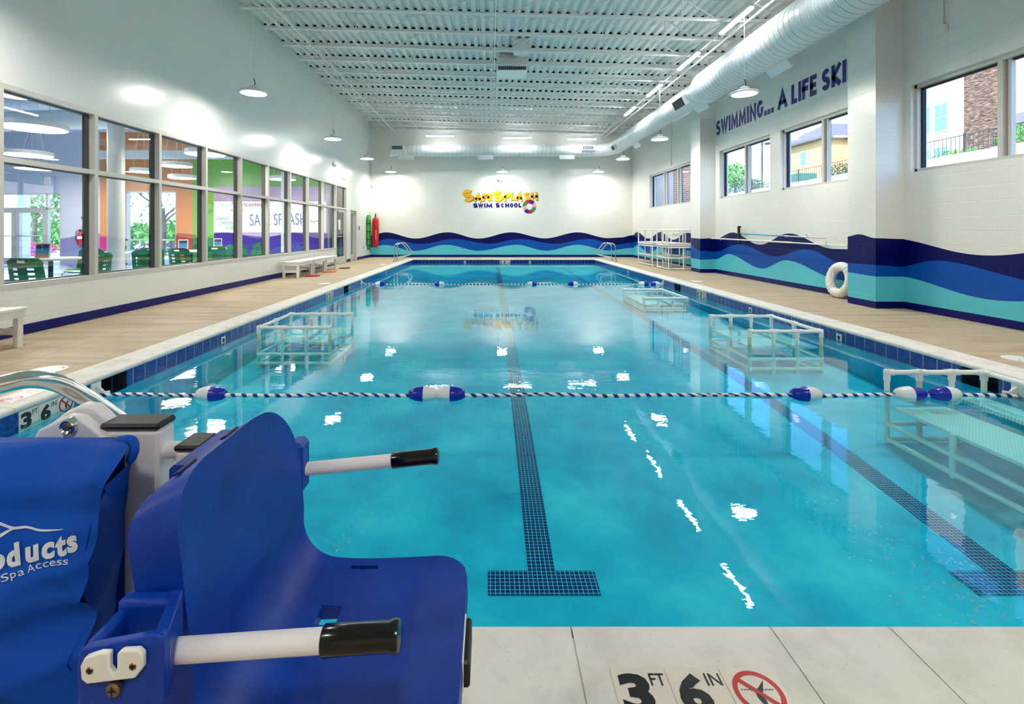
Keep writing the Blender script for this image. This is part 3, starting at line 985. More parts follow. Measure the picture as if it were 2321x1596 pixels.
# ================================================================= the lobby seen through the long window
LB = 17.2
LOB = {
 'lilac': block_paint('lobby lilac white paint', S(206, 210, 230), 'x', .5, .1), 'lilac2': block_paint('lobby lilac paint', S(150, 146, 192), 'x', .5, .1),
 'orange': block_paint('lobby orange paint', S(222, 140, 74), 'x', .5, .15), 'rust': block_paint('lobby rust paint', S(168, 74, 48), 'x', .5, .15),
 'green': block_paint('lobby green paint', S(112, 190, 62), 'x', .5, .15), 'green2': block_paint('lobby deep green paint', S(60, 140, 66), 'x', .5, .15),
 'lav': block_paint('lobby lavender paint', S(186, 160, 208), 'x', .5, .15), 'violet': block_paint('lobby violet paint', S(62, 34, 150), 'x', .5, .15),
 'pink': block_paint('lobby pink paint', S(214, 52, 128), 'x', .5, .15)}
LM = list(LOB.values()); LI = {q: i for i, q in enumerate(LOB)}
m = MB()
def lobby_strip(x0, x1, top, low, z0, z1, wave):
    n = max(1, int((x1 - x0) / .15)); pr = None
    for i in range(n + 1):
        x = x0 + (x1 - x0) * i / n
        zw = min(z1, max(z0, wave_tab(wave, x))) if wave else z0
        cur = [(x, LB, z0), (x, LB, zw), (x, LB, z1)]
        if pr:
            m.quad(pr[0], cur[0], cur[1], pr[1], LI[low]); m.quad(pr[1], cur[1], cur[2], pr[2], LI[top])
        pr = cur
WV = [(-20 + i * 1.5, (1.12, .92)[i % 2]) for i in range(12)]
DX0, DX1, DZ = -17.6, -15.25, 2.55            # entrance
OX0, OX1, OZ = -12.95, -11.15, 2.62           # tall window
lobby_strip(-19.2, DX0, 'lilac', 'lilac2', 0, 5, WV)
lobby_strip(DX0, DX1, 'lilac', 'lilac2', DZ, 5, None)
lobby_strip(DX1, -13.85, 'lilac', 'lilac2', 0, 5, WV)
lobby_strip(-13.85, -13.35, 'orange', 'pink', 0, 5, [(-14, 1.0), (-13, 1.0)])
lobby_strip(-13.35, OX0, 'orange', 'rust', 0, 5, WV)
lobby_strip(OX0, OX1, 'orange', 'rust', OZ, 5, None)
lobby_strip(OX1, -10.55, 'orange', 'rust', 0, 5, WV)
lobby_strip(-10.55, -9.8, 'green', 'green2', 0, 5, WV)
lobby_strip(-9.8, T + .0, 'green', 'green', 2.79, 5, None)
lobby_strip(-9.8, T + .0, 'lav', 'violet', 0, 2.79, [(-9.8, 1.18), (-8, 1.0), (-6.5, 1.2), (-5, 1.0)])
for x0, x1, z0, z1 in ((-19.3, DX0, 0, 5), (DX0, DX1, DZ, 5), (DX1, OX0, 0, 5), (OX0, OX1, OZ, 5), (OX1, T, 0, 5)): m.box(x0, x1, LB + .005, LB + .25, z0, z1, 0)
struct('wall_lobby_far', m, LM)
k = N('blue white polished lobby floor')
f_ = k.noise(k.pos(), .5, 2)
k.l(k.ramp(f_, [(.42, S(222, 232, 240)), (.5, S(70, 140, 205)), (.56, S(226, 234, 240))]), k.b.inputs['Base Color'])
k.b.inputs['Roughness'].default_value = .18
m = MB(); m.box(-19.3, T, 1.5, LB, -.2, -.004); struct('floor_lobby', m, k.mat)
pale = mat('pale blue lobby paint', S(196, 220, 240), .6, noise=.04, nscale=2)
m = MB(); m.box(-19.5, T, 1.5, LB + .25, 4.7, 4.9); struct('ceiling_lobby', m, pale)
m = MB(); m.box(-19.5, -19.2, 1.5, LB + .25, -.2, 4.9); m.box(-19.5, T, 1.3, 1.5, -.2, 4.9); struct('wall_lobby_side', m, pale)
# corridor behind the end doors
m = MB(); m.box(T - 3, T - 2.8, LB + .25, YF, 0, 3.4); m.box(T - 3, T, YF, YF + .2, 0, 3.4); m.box(T - 3, T, LB + .25, YF + .2, 3.2, 3.4); m.box(T - 3, T, LB + .25, YF, -.2, -.004)
struct('wall_corridor', m, M['wall_x'])

# entrance storefront and tall window
e = thing('door_3', None, None, (0, LB + .1, 0)); e['kind'] = 'structure'
m = MB()
fr = lambda x0, x1, z0, z1: m.box(x0, x1, -.06, .06, z0, z1)
fr(DX0, DX1, DZ - .06, DZ); fr(DX0, DX1, 1.97, 2.03); fr(DX0, DX0 + .06, 0, DZ); fr(DX1 - .06, DX1, 0, DZ); fr(-15.8, -15.73, 0, DZ)
m.build('door_frame', M['alu'], e, False)
for x0, x1 in ((DX0 + .06, -16.9), (-16.88, -15.8)):
    m = MB(); fr(x0, x0 + .13, .02, 1.97); fr(x1 - .13, x1, .02, 1.97); fr(x0 + .13, x1 - .13, 1.85, 1.97); fr(x0 + .13, x1 - .13, .02, .25)
    lf = m.build('door_leaf', M['alu'], e, False)
    m = MB(); m.tube([(x0 + .1, -.1, 1.03), (x1 - .1, -.1, 1.03)], .018, 8); m.build('push_bar', M['chrome'], lf)
m = MB(); m.quad((DX0, 0, .1), (DX1, 0, .1), (DX1, 0, DZ), (DX0, 0, DZ)); m.build('pane', M['glass'], e, False)
e = thing('window_6', None, None, (0, LB + .1, 0)); e['kind'] = 'structure'
m = MB(); fr(OX0, OX0 + .05, 0, OZ); fr(OX1 - .05, OX1, 0, OZ); fr(OX0, OX1, OZ - .05, OZ); fr(OX0, OX1, .86, .92); fr(-11.95, -11.89, 0, OZ); fr(OX0, OX1, 0, .06)
m.build('window_frame', M['alu'], e, False)
m = MB(); m.quad((OX0, 0, 0), (OX1, 0, 0), (OX1, 0, OZ), (OX0, 0, OZ)); m.build('pane', M['glass'], e, False)

# columns, duct, sign board
for x, y, r in ((-7.72, 10.0, .15), (-6.25, 14.75, .11)):
    m = MB(); m.lathe([(r, 0), (r, 4.7)], 24); o = m.build('lobby_column', M['plastic']); o.location = (x, y, 0)
    tag(o, 'round white column in the lobby ' + ('in front of the tall orange-wall window' if r > .12 else 'in front of the white writing board'), 'column')
ld = thing('lobby_duct', 'pale round duct with drop elbow under the lobby ceiling', 'duct', (-12, 13, 3.9))
m = MB(); pth = smooth_path([(6.0, 0, .35), (2, 0, .30), (-.9, 0, .25), (-1.45, 0, .05), (-1.5, 0, -.35)], 8); m.tube(pth, .26, 20); m.lathe([(.26, -.36), (.42, -.44)], 20, Matrix.Translation((-1.5, 0, 0)))
m.build('pipe', M['duct'], ld)
m = MB(); m.bbox(-1.0, 6.1, 2.9, 3.2, -.30, -.05, .01); m.build('beam_cover', M['duct'], ld)
wb = thing('writing_board', 'long white writing board with handwritten greetings on the lavender lobby wall', 'board', (-7.8, LB - .03, 1.7))
m = MB(); m.box(-2.0, 1.98, 0, .025, -.55, .55); m.build('board', M['plastic'], wb, False)
ink = {q: mat(q + ' marker ink', c_, .5, noise=.05) for q, c_ in (('blue', S(80, 112, 186)), ('red', S(206, 110, 100)), ('teal', S(60, 160, 150)), ('grey', S(150, 160, 186)))}
def board_text(body, x, z, h, w, col, rot=0):
    m = MB(); Mx = Matrix.Translation((x, -.004, z)) @ Matrix.Rotation(rot, 4, 'Y') @ frame3((0, 0, 0), (1, 0, 0), (0, 0, 1))
    word(m, body, Mx, h, w); m.build('lettering', ink[col], wb, False)
board_text('SAFE SPLASH', -.72, -.32, .42, 2.0, 'blue', -.02)
board_text('Welcome', -1.35, .38, .15, 1.05, 'red')
board_text('August', -1.42, .16, .14, .5, 'red')
board_text('GRAND', -1.96, -.12, .13, .5, 'teal'); board_text('OPENING', -1.8, -.29, .13, .64, 'teal'); board_text('EVENT', -1.55, -.45, .13, .48, 'teal')
board_text('~~~~', 1.0, -.2, .08, .8, 'grey')

# disc lamps
def make_ring(rad, z):
    o = thing('disc_lamp', '', 'pendant lamp', group='white disc lamps in the lobby')
    m = MB(); m.lathe([(0, .1), (rad * .96, .1), (rad, .09), (rad, .0), (rad * .95, -.005)], 40); m.build('rim', M['plastic'], o)
    m = MB(); m.lathe([(0, -.012), (rad * .95, -.006)], 40); m.build('diffuser', M['ring'], o)
    m = MB()
    for a in range(3): m.tube([(rad * .8 * cos(a * 2.1), rad * .8 * sin(a * 2.1), .1), (rad * .1 * cos(a * 2.1), rad * .1 * sin(a * 2.1), 4.69 - z)], .006, 5)
    m.build('suspension_wires', M['steel_white'], o)
    return o
RL = [(76, 291, 10.4, 124, 'biggest in the left lobby window, above the entrance'), (62, 352, 12.4, 92, 'hanging just below the biggest one by the entrance'), (80, 383, 15.0, 72, 'lowest above the entrance doors'),
      (325, 390, 14.2, 52, 'in front of the tall tree window'), (400, 377, 12.6, 64, 'at the orange wall, middle of three'), (413, 404, 14.8, 56, 'at the orange wall, lowest of three'),
      (466, 350, 10.9, 84, 'crossed by the frame between orange and green walls'), (640, 407, 15.4, 58, 'in front of the writing board'), (34, 218, 8.4, 60, 'cut off at the top of the left lobby window')]
for px, py, Y, wpx, lb in RL:
    q = P(px, py, Y); o = make_ring(wpx / F * Y / 2, q.z); o.location = q
    o['label'] = 'white disc lamp ' + lb

# furniture
GCH = mat('green chair shell', S(34, 128, 44), .35, noise=.06); LEGM = M['chrome']
def make_chair():
    o = thing('lobby_chair', '', 'chair', group='green stacking chairs in the lobby')
    rows_ = []
    NB, NZ = 16, 12
    def sh(u, v):      # shell of the backrest
        a = (u - .5) * 2
        wv = .245 * (1 - .06 * abs(v)) if v < .8 else .245 * sqrt(max(0.05, 1 - ((v - .8) / .25) ** 2 * .8))
        return Vector((a * wv, -.20 - .07 * v + .06 * a * a, .46 + .40 * v))
    m = MB()
    P0 = [[sh(i / NB, j / NZ) for i in range(NB + 1)] for j in range(NZ + 1)]
    P1 = [[q + Vector((0, -.014, 0)) for q in r_] for r_ in P0]
    hole = set()
    for j in (3, 5, 7):
        for i in (3, 4, 5, 10, 11, 12): hole.add((j, i))
    for i in (6, 7, 8, 9): hole.add((10, i))
    nc = NB + 1
    base = len(m.v)
    vs = [q for r_ in P0 for q in r_] + [q for r_ in P1 for q in r_]
    off_ = nc * (NZ + 1); fs = []
    solid = lambda j, i: 0 <= j < NZ and 0 <= i < NB and (j, i) not in hole
    for j in range(NZ):
        for i in range(NB):
            if not solid(j, i): continue
            a, b_, c_, d_ = j * nc + i, j * nc + i + 1, (j + 1) * nc + i + 1, (j + 1) * nc + i
            fs += [(a, b_, c_, d_), (off_ + d_, off_ + c_, off_ + b_, off_ + a)]
            if not solid(j - 1, i): fs.append((a, off_ + a, off_ + b_, b_))
            if not solid(j + 1, i): fs.append((d_, c_, off_ + c_, off_ + d_))
            if not solid(j, i - 1): fs.append((a, d_, off_ + d_, off_ + a))
            if not solid(j, i + 1): fs.append((b_, off_ + b_, off_ + c_, c_))
    m.add(vs, fs); m.build('backrest', GCH, o, True, 50)
    m = MB(); m.grid([[(x_, y_, .45 + .03 * (x_ / .22) ** 2 - (.03 * max(0, y_ - .14) / .08)) for x_ in [-.22 + .055 * i for i in range(9)]] for y_ in [-.2 + .06 * i for i in range(8)]])
    m.grid([[(x_, y_, .43 + .03 * (x_ / .22) ** 2 - (.03 * max(0, y_ - .14) / .08)) for x_ in [-.22 + .055 * i for i in range(9)]] for y_ in [-.2 + .06 * i for i in range(8)]], flip=True)
    m.build('seat', GCH, o)
    for sx in (-1, 1):
        for sy in (-1, 1):
            m = MB(); m.tube([(sx * .2, sy * .16, .435), (sx * .235, sy * .21, .38), (sx * .25, sy * .25, 0)], .011, 8); m.build('leg', LEGM, o)
    return o
CH = [(-6.25, 6.72, .0, 'with its slotted back to the near interior window'), (-8.05, 9.6, 3.2, 'beyond the first round table, facing the pool'), (-6.75, 8.15, 1.3, 'sideways at the right of the first table'), (-7.55, 7.45, -.6, 'half hidden behind the nearest green chair'),
      (-6.5, 9.3, .1, 'back to the glass in front of the tree window'), (-7.36, 10.55, .5, 'just beyond the column, at the second table'), (-6.5, 10.35, -.1, 'with its back to the glass left of the second table sign'),
      (-7.6, 12.5, 3.0, 'behind the second table, under the orange wall'), (-6.45, 11.35, .5, 'right of the second table sign'), (-6.9, 14.2, 2.9, 'behind the third table before the violet wall'), (-6.55, 12.65, .2, 'back to the glass at the third table'), (-8.9, 11.4, 2.0, 'far side of the small table by the column')]
ch0 = make_chair()
for i, (x, y, rz, lb) in enumerate(CH):
    o = ch0 if i == 0 else dup(ch0)
    o.location = (x, y, 0); o.rotation_euler = (0, 0, rz); o['label'] = 'green slotted lobby chair ' + lb
def make_table():
    o = thing('lobby_table', '', 'table', group='white lobby tables')
    m = MB(); m.lathe([(0, .71), (.44, .71), (.45, .72), (.45, .74), (.44, .745), (0, .745)], 32); m.build('tabletop', M['plastic'], o)
    m = MB(); m.lathe([(.28, 0), (.28, .015), (.05, .04), (.035, .08), (.035, .71)], 20); m.build('pedestal', M['dark_alu'], o)
    return o
TB = [(-7.75, 8.55, 'nearest round lobby table, in front of the entrance'), (-7.25, 11.75, 'round lobby table with a sign, below the orange wall'), (-7.35, 13.35, 'round lobby table with a sign, before the green wall'), (-8.4, 10.65, 'round lobby table beside the white column')]
t0 = make_table()
for i, (x, y, lb) in enumerate(TB):
    o = t0 if i == 0 else dup(t0)
    o.location = (x, y, 0); o['label'] = 'white ' + lb
ad = {q: mat('flyer ' + q, c_, .5, noise=.1) for q, c_ in (('blue', S(52, 140, 190)), ('orange', S(236, 120, 50)), ('dark', S(70, 50, 90)))}
for x, y, lb in ((-7.72, 8.35, 'nearest lobby table'), (-7.35, 11.6, 'table below the orange wall'), (-7.42, 13.2, 'table before the green wall')):
    o = thing('table_sign', 'small framed colour flyer standing on the ' + lb, 'table sign', (x, y, .746), .5, 'framed flyers on the lobby tables')
    m = MB(); vs = [(-.10, 0, 0), (.10, 0, 0), (.10, .06, .26), (-.10, .06, .26), (-.10, .012, 0), (.10, .012, 0), (.10, .072, .26), (-.10, .072, .26)]
    m.add(vs, [(0, 1, 2, 3), (4, 7, 6, 5), (0, 4, 5, 1), (1, 5, 6, 2), (2, 6, 7, 3), (3, 7, 4, 0)]); m.box(-.09, .09, 0, .12, 0, .006)
    m.build('frame', M['plastic'], o, False)
    m = MB()
    for z0, z1, mi in ((.02, .07, 1), (.07, .17, 0), (.17, .24, 2)): m.quad((-.085, z0 * .23 - .003, z0), (.085, z0 * .23 - .003, z0), (.085, z1 * .23 - .003, z1), (-.085, z1 * .23 - .003, z1), mi)
    m.build('flyer', [ad['blue'], ad['orange'], ad['dark']], o, False)
fx = thing('fire_extinguisher', 'red fire extinguisher on the lilac lobby wall right of the entrance', 'fire extinguisher', (-14.45, LB - .11, .72))
m = MB(); m.lathe([(0, 0), (.085, .0), (.09, .02), (.09, .36), (.07, .43), (.03, .46), (0, .46)], 16); m.build('cylinder', M['red'], fx)
m = MB(); m.box(-.04, .06, -.03, .03, .46, .54); m.tube(smooth_path([(-.04, 0, .5), (-.14, 0, .46), (-.15, 0, .2), (-.11, 0, .08)], 5), .012, 6); m.build('valve_hose', M['black'], fx)
m = MB(); m.lathe([(.092, .2), (.092, .3)], 16); m.build('label_band', M['plastic'], fx)
for z, h, c_, nm in ((1.62, .09, 'purple_ink', 'dark strip notice on the lobby wall over the extinguisher'), (1.42, .13, 'plastic', 'white paper notice on the lobby wall over the extinguisher')):
    m = MB(); m.box(-14.5, -14.2, LB - .012, LB, z, z + h); tag(m.build('wall_notice', M[c_], None, False), nm, 'notice')

# ================================================================= outdoors
grass = mat('grass', S(120, 160, 90), .9, noise=.3, nscale=3)
k = N('street paving'); f_ = k.noise(k.pos(), 2, 3); k.l(k.ramp(f_, [(.3, S(200, 200, 196)), (.7, S(222, 220, 214))]), k.b.inputs['Base Color']); k.b.inputs['Roughness'].default_value = .9
m = MB(); m.quad((-70, LB + .26, -.03), (-8.6, LB + .26, -.03), (-8.6, 80, -.03), (-70, 80, -.03)); struct('path_front', m, k.mat)
leafA = mat('fresh green leaf', S(96, 168, 62), .6, noise=.3, nscale=4)
leafB = mat('dark green leaf', S(52, 96, 48), .6, noise=.35, nscale=4)
bark = mat('grey bark', S(120, 104, 90), .9, noise=.25, nscale=15)
def leaves(n, c, rx, ry, rz, size, seed):
    rnd = random.Random(seed); m = MB()
    for i in range(n):
        while True:
            q = Vector((rnd.uniform(-1, 1), rnd.uniform(-1, 1), rnd.uniform(-1, 1)))
            if .35 < q.length < 1: break
        q = Vector((c[0] + q.x * rx, c[1] + q.y * ry, c[2] + q.z * rz))
        u = Vector((rnd.gauss(0, 1), rnd.gauss(0, 1), rnd.gauss(0, 1))).normalized()
        v = u.cross(Vector((rnd.gauss(0, 1), rnd.gauss(0, 1), rnd.gauss(0, 1)))).normalized()
        s_ = size * rnd.uniform(.6, 1.3)
        m.add([q - u * s_, q + v * s_ * .5, q + u * s_, q - v * s_ * .5], [(0, 1, 2, 3)])
    return m
def tree(name, label, x, y, z, h, r, n, size, leaf, seed, bare=False):
    o = thing(name, label, 'tree', (x, y, z)); rnd = random.Random(seed); m = MB()
    m.tube([(0, 0, 0), (.03 * h, 0, h * .3), (0, .02 * h, h * .5)], [h * .028, h * .022, h * .018], 8)
    def br(p, d, L, rr, lv):
        q = p + d * L; m.tube([p, (p + q) / 2 + Vector((0, 0, L * .05)), q], [rr, rr * .8, rr * .55], 5)
        if lv:
            for _ in range(3):
                br(q, (d + Vector((rnd.uniform(-.8, .8), rnd.uniform(-.8, .8), rnd.uniform(-.1, .6)))).normalized(), L * .68, rr * .55, lv - 1)
    for a in range(5): br(Vector((0, 0, h * (.32 + .05 * a))), Vector((cos(a * 1.3), sin(a * 1.3), .9)).normalized(), h * .22, h * .012, 3 if bare else 1)
    m.build('trunk', bark, o)
    leaves(n, (0, 0, h * .66), r, r, h * .36, size, seed).build('crown', leaf, o, False)
tree('young_tree', 'sparse young tree outside the tall orange-wall window', -15.6, 23, -.03, 4.6, 1.7, 260, .07, leafA, 3, True)
tree('shade_tree', 'leafy green tree beyond the lobby entrance doors', -25.5, 27, -.03, 5.2, 1.9, 900, .16, leafA, 5)
for i, (x, y, rx, lb) in enumerate(((-26, 31, 5, 'behind the entrance'), (-15.5, 28, 5, 'behind the young tree'))):
    o = leaves(1500, (0, 0, .9), rx, 1.2, 1.1, .2, 20 + i).build('green_hedge', leafA, None, False); o.location = (x, y, 0); tag(o, 'long green hedge outside ' + lb, 'hedge')
for i, (x, y, c_, lb) in enumerate(((-22.4, 23.2, S(214, 70, 160), 'magenta flower bed outside the entrance doors'), (-23.5, 24.6, S(236, 110, 80), 'red-orange flower bed outside the entrance doors'), (-16.2, 24.3, S(180, 120, 150), 'dusky pink flower bed outside the tall lobby window'))):
    o = leaves(700, (0, 0, .3), 1.7, .5, .34, .07, 30 + i).build('flower_bed', mat('petals %d' % i, c_, .7, noise=.3), None, False); o.location = (x, y, 0); tag(o, lb, 'flowers')
m = MB(); m.box(-20.6, -20.0, 20.5, 21.1, 0, 4.6); m.box(-24, -15, 20.4, 21.2, 4.2, 4.7); tag(m.build('porch', M['plastic'], None, False), 'white porch post and canopy outside the entrance', 'porch')

# right side: retaining wall, fence, houses
peach = mat('peach stucco', S(230, 184, 146), .8, noise=.08, nscale=1.5)
tan = mat('tan stucco', S(224, 178, 122), .8, noise=.08, nscale=1.5)
k = N('pale brick'); p = k.pos(); sp = k.n('ShaderNodeSeparateXYZ'); k.l(p, sp.inputs[0]); cb = k.n('ShaderNodeCombineXYZ'); k.l(sp.outputs[1], cb.inputs[0]); k.l(sp.outputs[2], cb.inputs[1])
br_ = k.n('ShaderNodeTexBrick', i_Scale=1.0); br_.inputs['Brick Width'].default_value = .3; br_.inputs['Row Height'].default_value = .1; br_.inputs['Mortar Size'].default_value = .012
br_.inputs['Color1'].default_value = S(232, 206, 180); br_.inputs['Color2'].default_value = S(220, 186, 158); br_.inputs['Mortar'].default_value = S(236, 222, 206)
k.l(cb.outputs[0], br_.inputs['Vector']); k.l(br_.outputs['Color'], k.b.inputs['Base Color']); k.b.inputs['Roughness'].default_value = .9; palebrick = k.mat
k = N('ledge stone'); p = k.pos(); f_ = k.noise(k.scale(p, 1, 2.2, 9), 1.6, 5, .8); k.l(k.ramp(f_, [(.36, S(48, 34, 28)), (.5, S(122, 90, 72)), (.66, S(190, 156, 132))]), k.b.inputs['Base Color']); k.l(k.bump(f_, 1, .06), k.b.inputs['Normal']); k.b.inputs['Roughness'].default_value = .9; stone = k.mat
k = N('dark red brick'); p = k.pos(); sp = k.n('ShaderNodeSeparateXYZ'); k.l(p, sp.inputs[0]); cb = k.n('ShaderNodeCombineXYZ'); k.l(sp.outputs[0], cb.inputs[0]); k.l(sp.outputs[2], cb.inputs[1])
br_ = k.n('ShaderNodeTexBrick', i_Scale=1.0); br_.inputs['Brick Width'].default_value = .3; br_.inputs['Row Height'].default_value = .1; br_.inputs['Mortar Size'].default_value = .012
br_.inputs['Color1'].default_value = S(120, 74, 66); br_.inputs['Color2'].default_value = S(88, 54, 52); br_.inputs['Mortar'].default_value = S(176, 156, 146)
k.l(cb.outputs[0], br_.inputs['Vector']); k.l(br_.outputs['Color'], k.b.inputs['Base Color']); k.b.inputs['Roughness'].default_value = .9; redbrick = k.mat
roofm = mat('grey roof shingle', S(118, 112, 116), .9, noise=.2, nscale=6)
winm = mat('bluish house glass', S(120, 160, 190), .1, noise=.2)
m = MB(); m.box(9.0, 10.4, 24, 24.4, -1, 8); bw_ = m.build('brick_wing', redbrick, None, False); tag(bw_, 'dark red brick wall outside the farthest right window', 'brick wall')
m = MB(); m.box(6.9, 9.0, 23.9, 24.3, -1, 8); tag(m.build('stucco_wing', mat('grey beige stucco', S(176, 166, 160), .8, noise=.1), None, False), 'grey beige wall beside the brick outside the farthest right window', 'wall')
m = MB()
n_ = 24
for i in range(n_):
    y0, y1 = 4 + i * 2.2, 6.2 + i * 2.2
    zt = 4.75 - .012 * y0
    m.box(20, 20.6, y0, y1, -1, zt)
tag(m.build('retaining_wall', mat('cream retaining wall', S(238, 222, 204), .85, noise=.06, nscale=2), None, False), 'cream retaining wall below the iron fence outside the right windows', 'retaining wall', kind='structure')
m = MB(); m.box(20.62, 60, 4, 70, -1, 4.2); struct('ground_terrace', m, grass)
fence = mat('black iron', S(60, 64, 70), .5, noise=.1)
fo = thing('iron_fence', 'thin dark iron picket fence on top of the cream retaining wall', 'fence', (20.3, 4, 4.3))
m = MB()
for i in range(230):
    y = i * .2; zt = .45 - .012 * (y + 4)
    m.box(-.008, .008, y - .008, y + .008, zt, zt + .82)
m.build('pickets', fence, fo, False)
m = MB()
for dz in (.06, .82): m.box(-.015, .015, 0, 46, dz - .55 + .45, dz - .55 + .48) if False else m.add([(sx * .015, y, .45 - .012 * (y + 4) + dz + sz * .015) for y in (0, 46) for sz in (-1, 1) for sx in (-1, 1)], [(0, 1, 3, 2), (4, 6, 7, 5), (0, 4, 5, 1), (2, 3, 7, 6), (0, 2, 6, 4), (1, 5, 7, 3)])
m.build('rails', fence, fo, False)
for i in range(17):
    y = i * 2.8; zt = .45 - .012 * (y + 4); m = MB(); m.box(-.03, .03, y - .03, y + .03, zt - .1, zt + .9); m.build('post', fence, fo, False)
def house_window(o, x, y, z, w, h, side=True):
    m = MB(); m.box(x - .06, x, y - w / 2 - .1, y + w / 2 + .1, z - h / 2 - .1, z + h / 2 + .1)
    f = m.build('window', M['plastic'], o, False)
    m = MB()
    for a, b_, c_, d_ in ((-w / 2, -.02, .02, h / 2), (.02, w / 2, .02, h / 2), (-w / 2, w / 2, -h / 2, -.02)): m.box(x - .08, x - .06, y + a, y + b_, z + c_, z + d_)
    m.build('pane', winm, f, False)
hA = thing('apartment_building', 'pale brick and dark stone apartment house above the retaining wall, nearest right window', 'building', (26, 24, 4.2))
m = MB(); m.box(0, 10, 2.4, 7.5, 0, 12); m.build('brick_wall', palebrick, hA, False)
m = MB(); m.box(-.25, 10, .75, 2.4, 0, 12); m.build('stone_wall', stone, hA, False)
m = MB(); m.box(.4, 10, -8, .75, 0, 12); m.build('stucco_wall', peach, hA, False)
for y in (4.0, 5.1):
    house_window(hA, 0, y - .05, 3.55, .75, 1.5); house_window(hA, 0, y - .05, 1.1, .75, 1.4)
m = MB(); m.add([(-.9, -2.2, 2.1), (.4, -2.2, 2.9), (.4, .3, 2.9), (-.9, .3, 2.1)], [(0, 1, 2, 3)]); m.box(-.9, .4, .25, .3, 2.08, 2.2); m.build('awning', roofm, hA, False)
hB = thing('hip_roof_house', 'tan and peach house with grey hip roof, seen in the middle right windows', 'building', (27.4, 38, 4.2))
m = MB(); m.box(3.2, 16, -2.5, 3.4, 0, 4.9); m.build('peach_wall', peach, hB, False)
m = MB(); m.box(1.0, 15, 3.4, 9.5, 0, 4.9); m.build('tan_wall', tan, hB, False)
m = MB()
for x0, x1, y0, y1, zr in ((2.6, 16.4, -3, 4.2, 2.3), (.4, 15.4, 3.0, 10, 1.9)):
    ym = (y0 + y1) / 2
    m.add([(x0, y0, 4.8), (x1, y0, 4.8), (x1, y1, 4.8), (x0, y1, 4.8), (x0 + 3, ym, 4.9 + zr), (x1 - 3, ym, 4.9 + zr), (x0, y0, 5.0), (x1, y0, 5.0), (x1, y1, 5.0), (x0, y1, 5.0)],
          [(0, 1, 2, 3), (6, 7, 5, 4), (7, 8, 5), (8, 9, 4, 5), (9, 6, 4), (0, 1, 7, 6), (3, 0, 6, 9), (1, 2, 8, 7), (2, 3, 9, 8)])
m.build('roof', roofm, hB, False)
for y, z in ((2.2, 3.5), (-.3, 3.5), (-1.6, 3.5), (2.2, 1.0)): house_window(hB, 3.2, y, z, .8, 1.3)
for y, z in ((6.0, 3.5), (6.0, 1.2)): house_window(hB, 1.0, y, z, .7, 1.2)
tree('broad_tree', 'leafy green tree beyond the fence in the narrow right window', 22.9, 45.5, 4.2, 3.3, 1.25, 900, .15, leafA, 8)
tree('distant_tree', 'small distant tree left of the street light', 28.2, 52, 4.2, 2.5, .9, 500, .15, leafB, 9)
def bush(label, x, y, z, rx, ry, rz, leaf, seed, n=900, size=.08):
    o = leaves(n, (0, 0, rz * .8), rx, ry, rz, size, seed).build('bush', leaf, None, False); o.location = (x, y, z); tag(o, label, 'bush')
bush('low light green bush behind the fence under the brick house windows', 21.5, 22.4, 4.2, .6, 1.5, .42, leafA, 40)
bush('taller green bush behind the fence before the dark stone wall', 21.5, 19.6, 4.2, .6, 1.0, .75, leafA, 41)
bush('dark shrub behind the fence in front of the peach house', 22.5, 31.0, 4.2, .8, 1.3, .75, leafB, 42)
bush('rough hedge along the fence below the leafy tree', 21.9, 41.6, 4.2, .9, 3.4, .7, leafB, 43, 1500)
o = thing('street_light', 'tall dark street light outside the narrow right window', 'street light', (26.4, 47.2, 4.2))
m = MB(); m.tube([(0, 0, 0), (0, 0, 5.6)], .09, 8); m.build('pole', fence, o)
m = MB(); m.tube([(0, 0, 5.4), (.6, 0, 5.5)], .04, 6); m.bbox(.4, 1.4, -.25, .25, 5.38, 5.58, .04); m.build('lamp_head', fence, o)
m = MB(); m.bbox(21.3, 22.6, 33.6, 35.4, 4.2, 5.2, .05); tag(m.build('utility_box', mat('green utility box', S(64, 120, 104), .5, noise=.1)), 'dark green utility box behind the fence by the tan house', 'utility box')

# ================================================================= lettering and logos painted on the walls
s = thing('wall_lettering', 'navy painted slogan in bold capitals above the right windows', 'wall lettering', (XR, 11, 3.95))
m = MB()
Mx = lambda y: frame3((-.003, y - 11, 0), (0, -1, 0), (0, 0, 1))
for body, ya, yb in (('SWIMMING...', 14.02, 11.17), ('A', 11.02, 10.66), ('LIFE', 10.52, 9.70), ('SKILL', 9.55, 8.42)):
    m2 = MB(); block_word(m2, body, Mx(ya), ya - yb, .42, .104); m2.build('word', M['navy_ink'], s, False)
s = thing('wall_logo', 'gold and navy swim school name with a striped ring painted on the far wall', 'wall logo', (.5, YF, 2.9))
UPX = YF / F
def lp(zx, zy):    # photo detail to logo plane
    x, y = 1030 + zx * 210 / 2321, 415 + zy * 80 / 884
    return (x - VX) * UPX - .5, EYE - (y - VY) * UPX - 2.9
gold, shade = MB(), MB()
